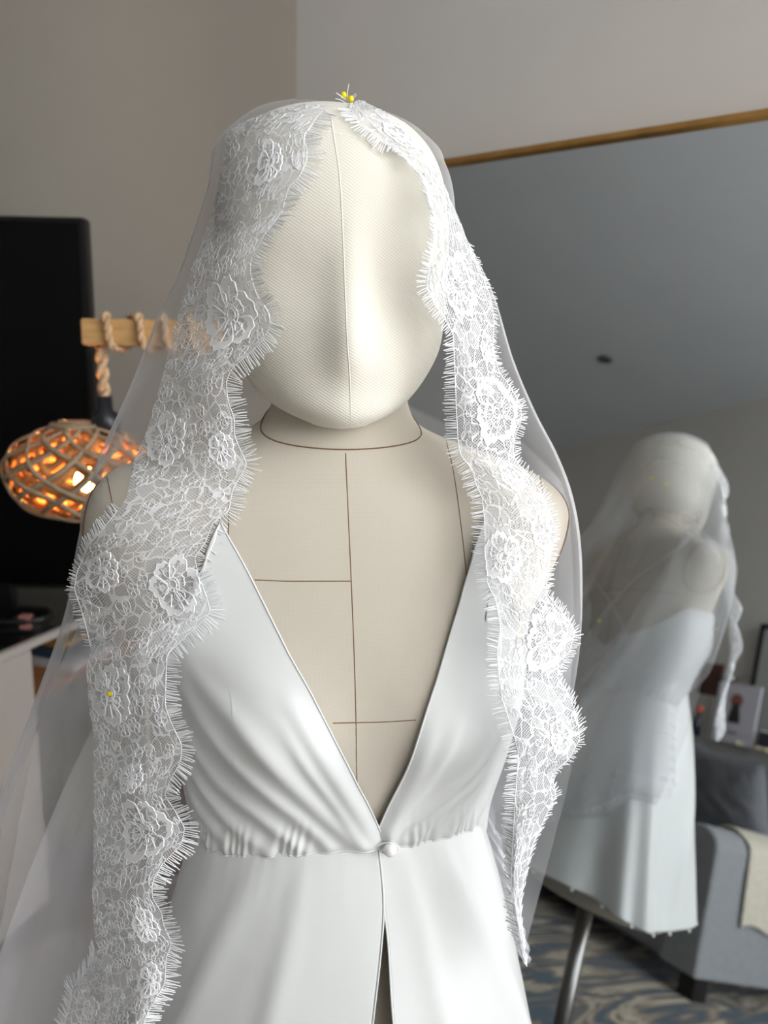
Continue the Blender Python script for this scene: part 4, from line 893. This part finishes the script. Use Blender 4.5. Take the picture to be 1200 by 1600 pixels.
cushion((xf-.40, yf-dep+.27, .695), (.44, .42, .15), -.28, .12, 'slate grey crumpled cushion nearest the sofa arm and the draped throw')
cushion((xf-.80, yf-dep+.25, .70), (.42, .42, .15), -.22, -.25, 'slate grey cushion leaning deeper in the sofa, beside the veil in the mirror')
# throw over the arm
thm = noise_mat(mat('cream_knit', (206, 200, 184), .95, spec=.1, sheen=.3), 50, .08, .3, 300)
ys = np.linspace(yf-.17, yf-dep+.05, 60); q = []
path = [(xf+.014, .29), (xf+.016, .40), (xf+.014, .50), (xf+.004, .565), (xf-.04, .598), (xf-arm_w/2, .612), (xf-arm_w+.03, .603), (xf-arm_w-.01, .57), (xf-arm_w-.02, .50)]
pth = smoothline([(a_, 0, b_) for a_, b_ in path], 60)
V = np.zeros((60, 60, 3))
for j, y_ in enumerate(ys):
    rib = .0028*math.sin(j*1.9); V[:, j, 0] = pth[:, 0]+rib*np.cos(np.linspace(0, 2.6, 60)); V[:, j, 1] = y_+.010*np.sin(np.linspace(0, 5, 60)); V[:, j, 2] = pth[:, 2]+rib*np.sin(np.linspace(0, 2.6, 60))+ (np.linspace(1, 0, 60)**6)*.012*math.sin(j*.25)
to = meshobj('knitted_throw', V.reshape(-1, 3), grid_faces(60, 60), thm); so = to.modifiers.new('thick', 'SOLIDIFY'); so.thickness = .006; so.offset = 0
tag(to, 'cream ribbed knitted throw draped over the sofa arm', 'throw')
# ledge behind the sofa with books and frames
ZL = .955; YBk = -1.6
shm = mat('painted_ledge', (168, 166, 162), .6)
led = box('wall_ledge', (-1.9, (YBk+.004+yf-dep-.005)/2, ZL/2), (3.6, (yf-dep-.005)-(YBk+.004), ZL), shm, bev=.003); tag(led, 'pale boxed-in ledge running along the wall behind the sofa back', 'ledge')
def standing(px, py, s, m_, name, label, cat, y=None, rz_=0):
    p = MY(px, py, y if y else -1.5); o = box(name, (p[0], p[1], ZL+s[2]/2+.001), s, m_, None, rz_, .002); tag(o, label, cat); return o, p
paper = mat('white_paper', (208, 204, 214), .6)
cardp = MY(1143, 1152, -1.46); wcard = abs(MY(1175, 1152, -1.46)[0]-MY(1107, 1152, -1.46)[0])
ce = empty('standing_print', (cardp[0], cardp[1], ZL), 'white standing card with a copper and black keyhole print, on the ledge', 'card')
box('card_board', (cardp[0], -1.46, ZL+.001+.15), (wcard, .012, .30), paper, ce, bev=.001)
def disc(name, c, rx, rz_, m_, par, n=28):
    V = [(c[0]+rx*math.cos(t), c[1], c[2]+rz_*math.sin(t)) for t in np.linspace(0, 2*PI, n, endpoint=False)]; V2 = [(x, y-.002, z) for x, y, z in V]
    return meshobj(name, V+V2, [tuple(range(n))[::-1], tuple(range(n, 2*n))]+[(i, (i+1) % n, n+(i+1) % n, n+i) for i in range(n)], m_, par, False)
kx = cardp[0]; disc('keyhole_head', (kx, -1.4515, ZL+.215), .034, .034, mat('copper_print', (150, 96, 84), .6), ce)
V = [(kx-.018, -1.4512, ZL+.20), (kx+.018, -1.4512, ZL+.20), (kx+.036, -1.4512, ZL+.105), (kx-.036, -1.4512, ZL+.105)]; V2 = [(x, y-.002, z) for x, y, z in V]
meshobj('keyhole_body', V+V2, [(3, 2, 1, 0), (4, 5, 6, 7), (0, 1, 5, 4), (1, 2, 6, 5), (2, 3, 7, 6), (3, 0, 4, 7)], mat('charcoal_print', (54, 50, 54), .6), ce, False)
ink = mat('grey_ink', (110, 106, 112), .7)
for k in range(4): box('printed_mark', (kx-.021+k*.014, -1.4530, ZL+.055), (.008, .002, .014), ink, ce, bev=0)
pk_ = MY(1195, 1000, -1.57); pf = empty('picture_frame', (pk_[0]+.12, -1.57, ZL), 'black framed pale picture leaning on the wall at the right edge of the mirror view', 'picture')
xl_ = MY(1192, 968, -1.57)[0]; ztop = 1.60
box('picture_print', (xl_+.17, -1.575, (ZL+ztop)/2), (.30, .01, ztop-ZL-.06), mat('pale_print', (176, 176, 172), .6), pf, bev=0)
for nm, c_, s_ in (('frame_bar', (xl_+.01, -1.57, (ZL+ztop)/2+.001), (.022, .02, ztop-ZL)), ('frame_bar', (xl_+.335, -1.57, (ZL+ztop)/2+.001), (.022, .02, ztop-ZL)), ('frame_bar', (xl_+.172, -1.57, ztop-.011), (.30, .02, .022)), ('frame_bar', (xl_+.172, -1.57, ZL+.012), (.30, .02, .022))): box(nm, c_, s_, mat('black_frame', (14, 14, 15), .4), pf, bev=.002)
standing(1088, 1140, (.16, .012, .22), mat('cream_card', (190, 188, 180), .6), 'greeting_card', 'cream card half hidden behind the keyhole print card', 'card', -1.49)
p = MY(1112, 1080, -1.54); o = box('dark_frame', (p[0]-.02, -1.54, ZL+.20), (.14, .02, .40), noise_mat(mat('mahogany', (84, 50, 40), .5), 10, .2), bev=.003); tag(o, 'dark reddish-brown wooden panel standing behind the cards on the ledge', 'panel')
p = MY(1094, 1120, -1.42); gl = empty('bottle_figure', (p[0]-.01, -1.42, ZL), 'small dark bottle with a red top standing left of the keyhole card', 'bottle')
lathe('bottle_body', [(0, .001), (.022, .001), (.022, .07), (.010, .10), (.010, .115), (0, .115)], mat('dark_bottle', (26, 32, 44), .25), gl, (p[0]-.01, -1.42, ZL), 20); lathe('bottle_cap', [(0, .116), (.014, .116), (.016, .15), (0, .155)], mat('red_cap', (190, 84, 60), .5), gl, (p[0]-.01, -1.42, ZL), 20)
p = MY(1140, 1055, -1.53); bw = empty('silver_bowl', (p[0], -1.53, ZL), 'small grey footed bowl with white flowers, raised behind the keyhole card', 'bowl')
lathe('bowl_body', [(0, .001), (.03, .001), (.012, .02), (.008, .30), (.02, .315), (.045, .335), (.042, .336), (0, .32)], M['steel'], bw, (p[0], -1.53, ZL), 24)
for k in range(3): lathe('white_flower', [(0, -.006), (.014, 0), (.016, .01), (0, .014)], paper, bw, (p[0]-.015+k*.015, -1.53, ZL+.332+.004*(k % 2)), 9)
shl = mat('seashell', (206, 196, 160), .6)
for k, (px_, lb) in enumerate(((1152, 'cream shell lying at the foot of the keyhole card'), (1186, 'pale cream shell nearest the dark photo card'), (1200, 'cream shell at the right edge of the mirror view'))):
    p = MY(px_, 1160, -1.41); o = lathe('sea_shell', [(0, .001), (.018, .001), (.024, .008), (.014, .016), (0, .018)], shl, None, (p[0], -1.41, ZL), 11); tag(o, lb, 'shell', 'shells on the ledge')
p = MY(1198, 1138, -1.45); o = box('photo_card', (p[0]+.02, -1.45, ZL+.046), (.11, .008, .09), mat('dark_photo', (60, 56, 70), .4), bev=.001); tag(o, 'small dark landscape photo card right of the keyhole card', 'photo')
p = MY(1196, 1095, -1.52); o = lathe('candle_jar', [(0, .001), (.035, .001), (.036, .10), (.03, .10), (.028, .02), (0, .02)], mat('cream_glass', (206, 202, 188), .3), None, (p[0]+.02, -1.52, ZL), 24); tag(o, 'cream candle jar behind the dark photo card on the ledge', 'jar')
# ceiling lamp seen in the mirror
p = MZ(945, 562, 2.995); sp_ = empty('ceiling_spotlight', (p[0], p[1], 2.999), 'small round recessed ceiling spotlight seen in the mirror', 'light')
lathe('spotlight_ring', [(.028, 0), (.045, 0), (.045, -.008), (.030, -.012), (.028, 0)], mat('chrome_ring', (120, 120, 122), .25, .9), sp_, (p[0], p[1], 2.9985), 28); lathe('spotlight_lens', [(0, -.002), (.027, -.002), (.0, -.004)], mat('dark_lens', (50, 50, 52), .2), sp_, (p[0], p[1], 2.9985), 24)
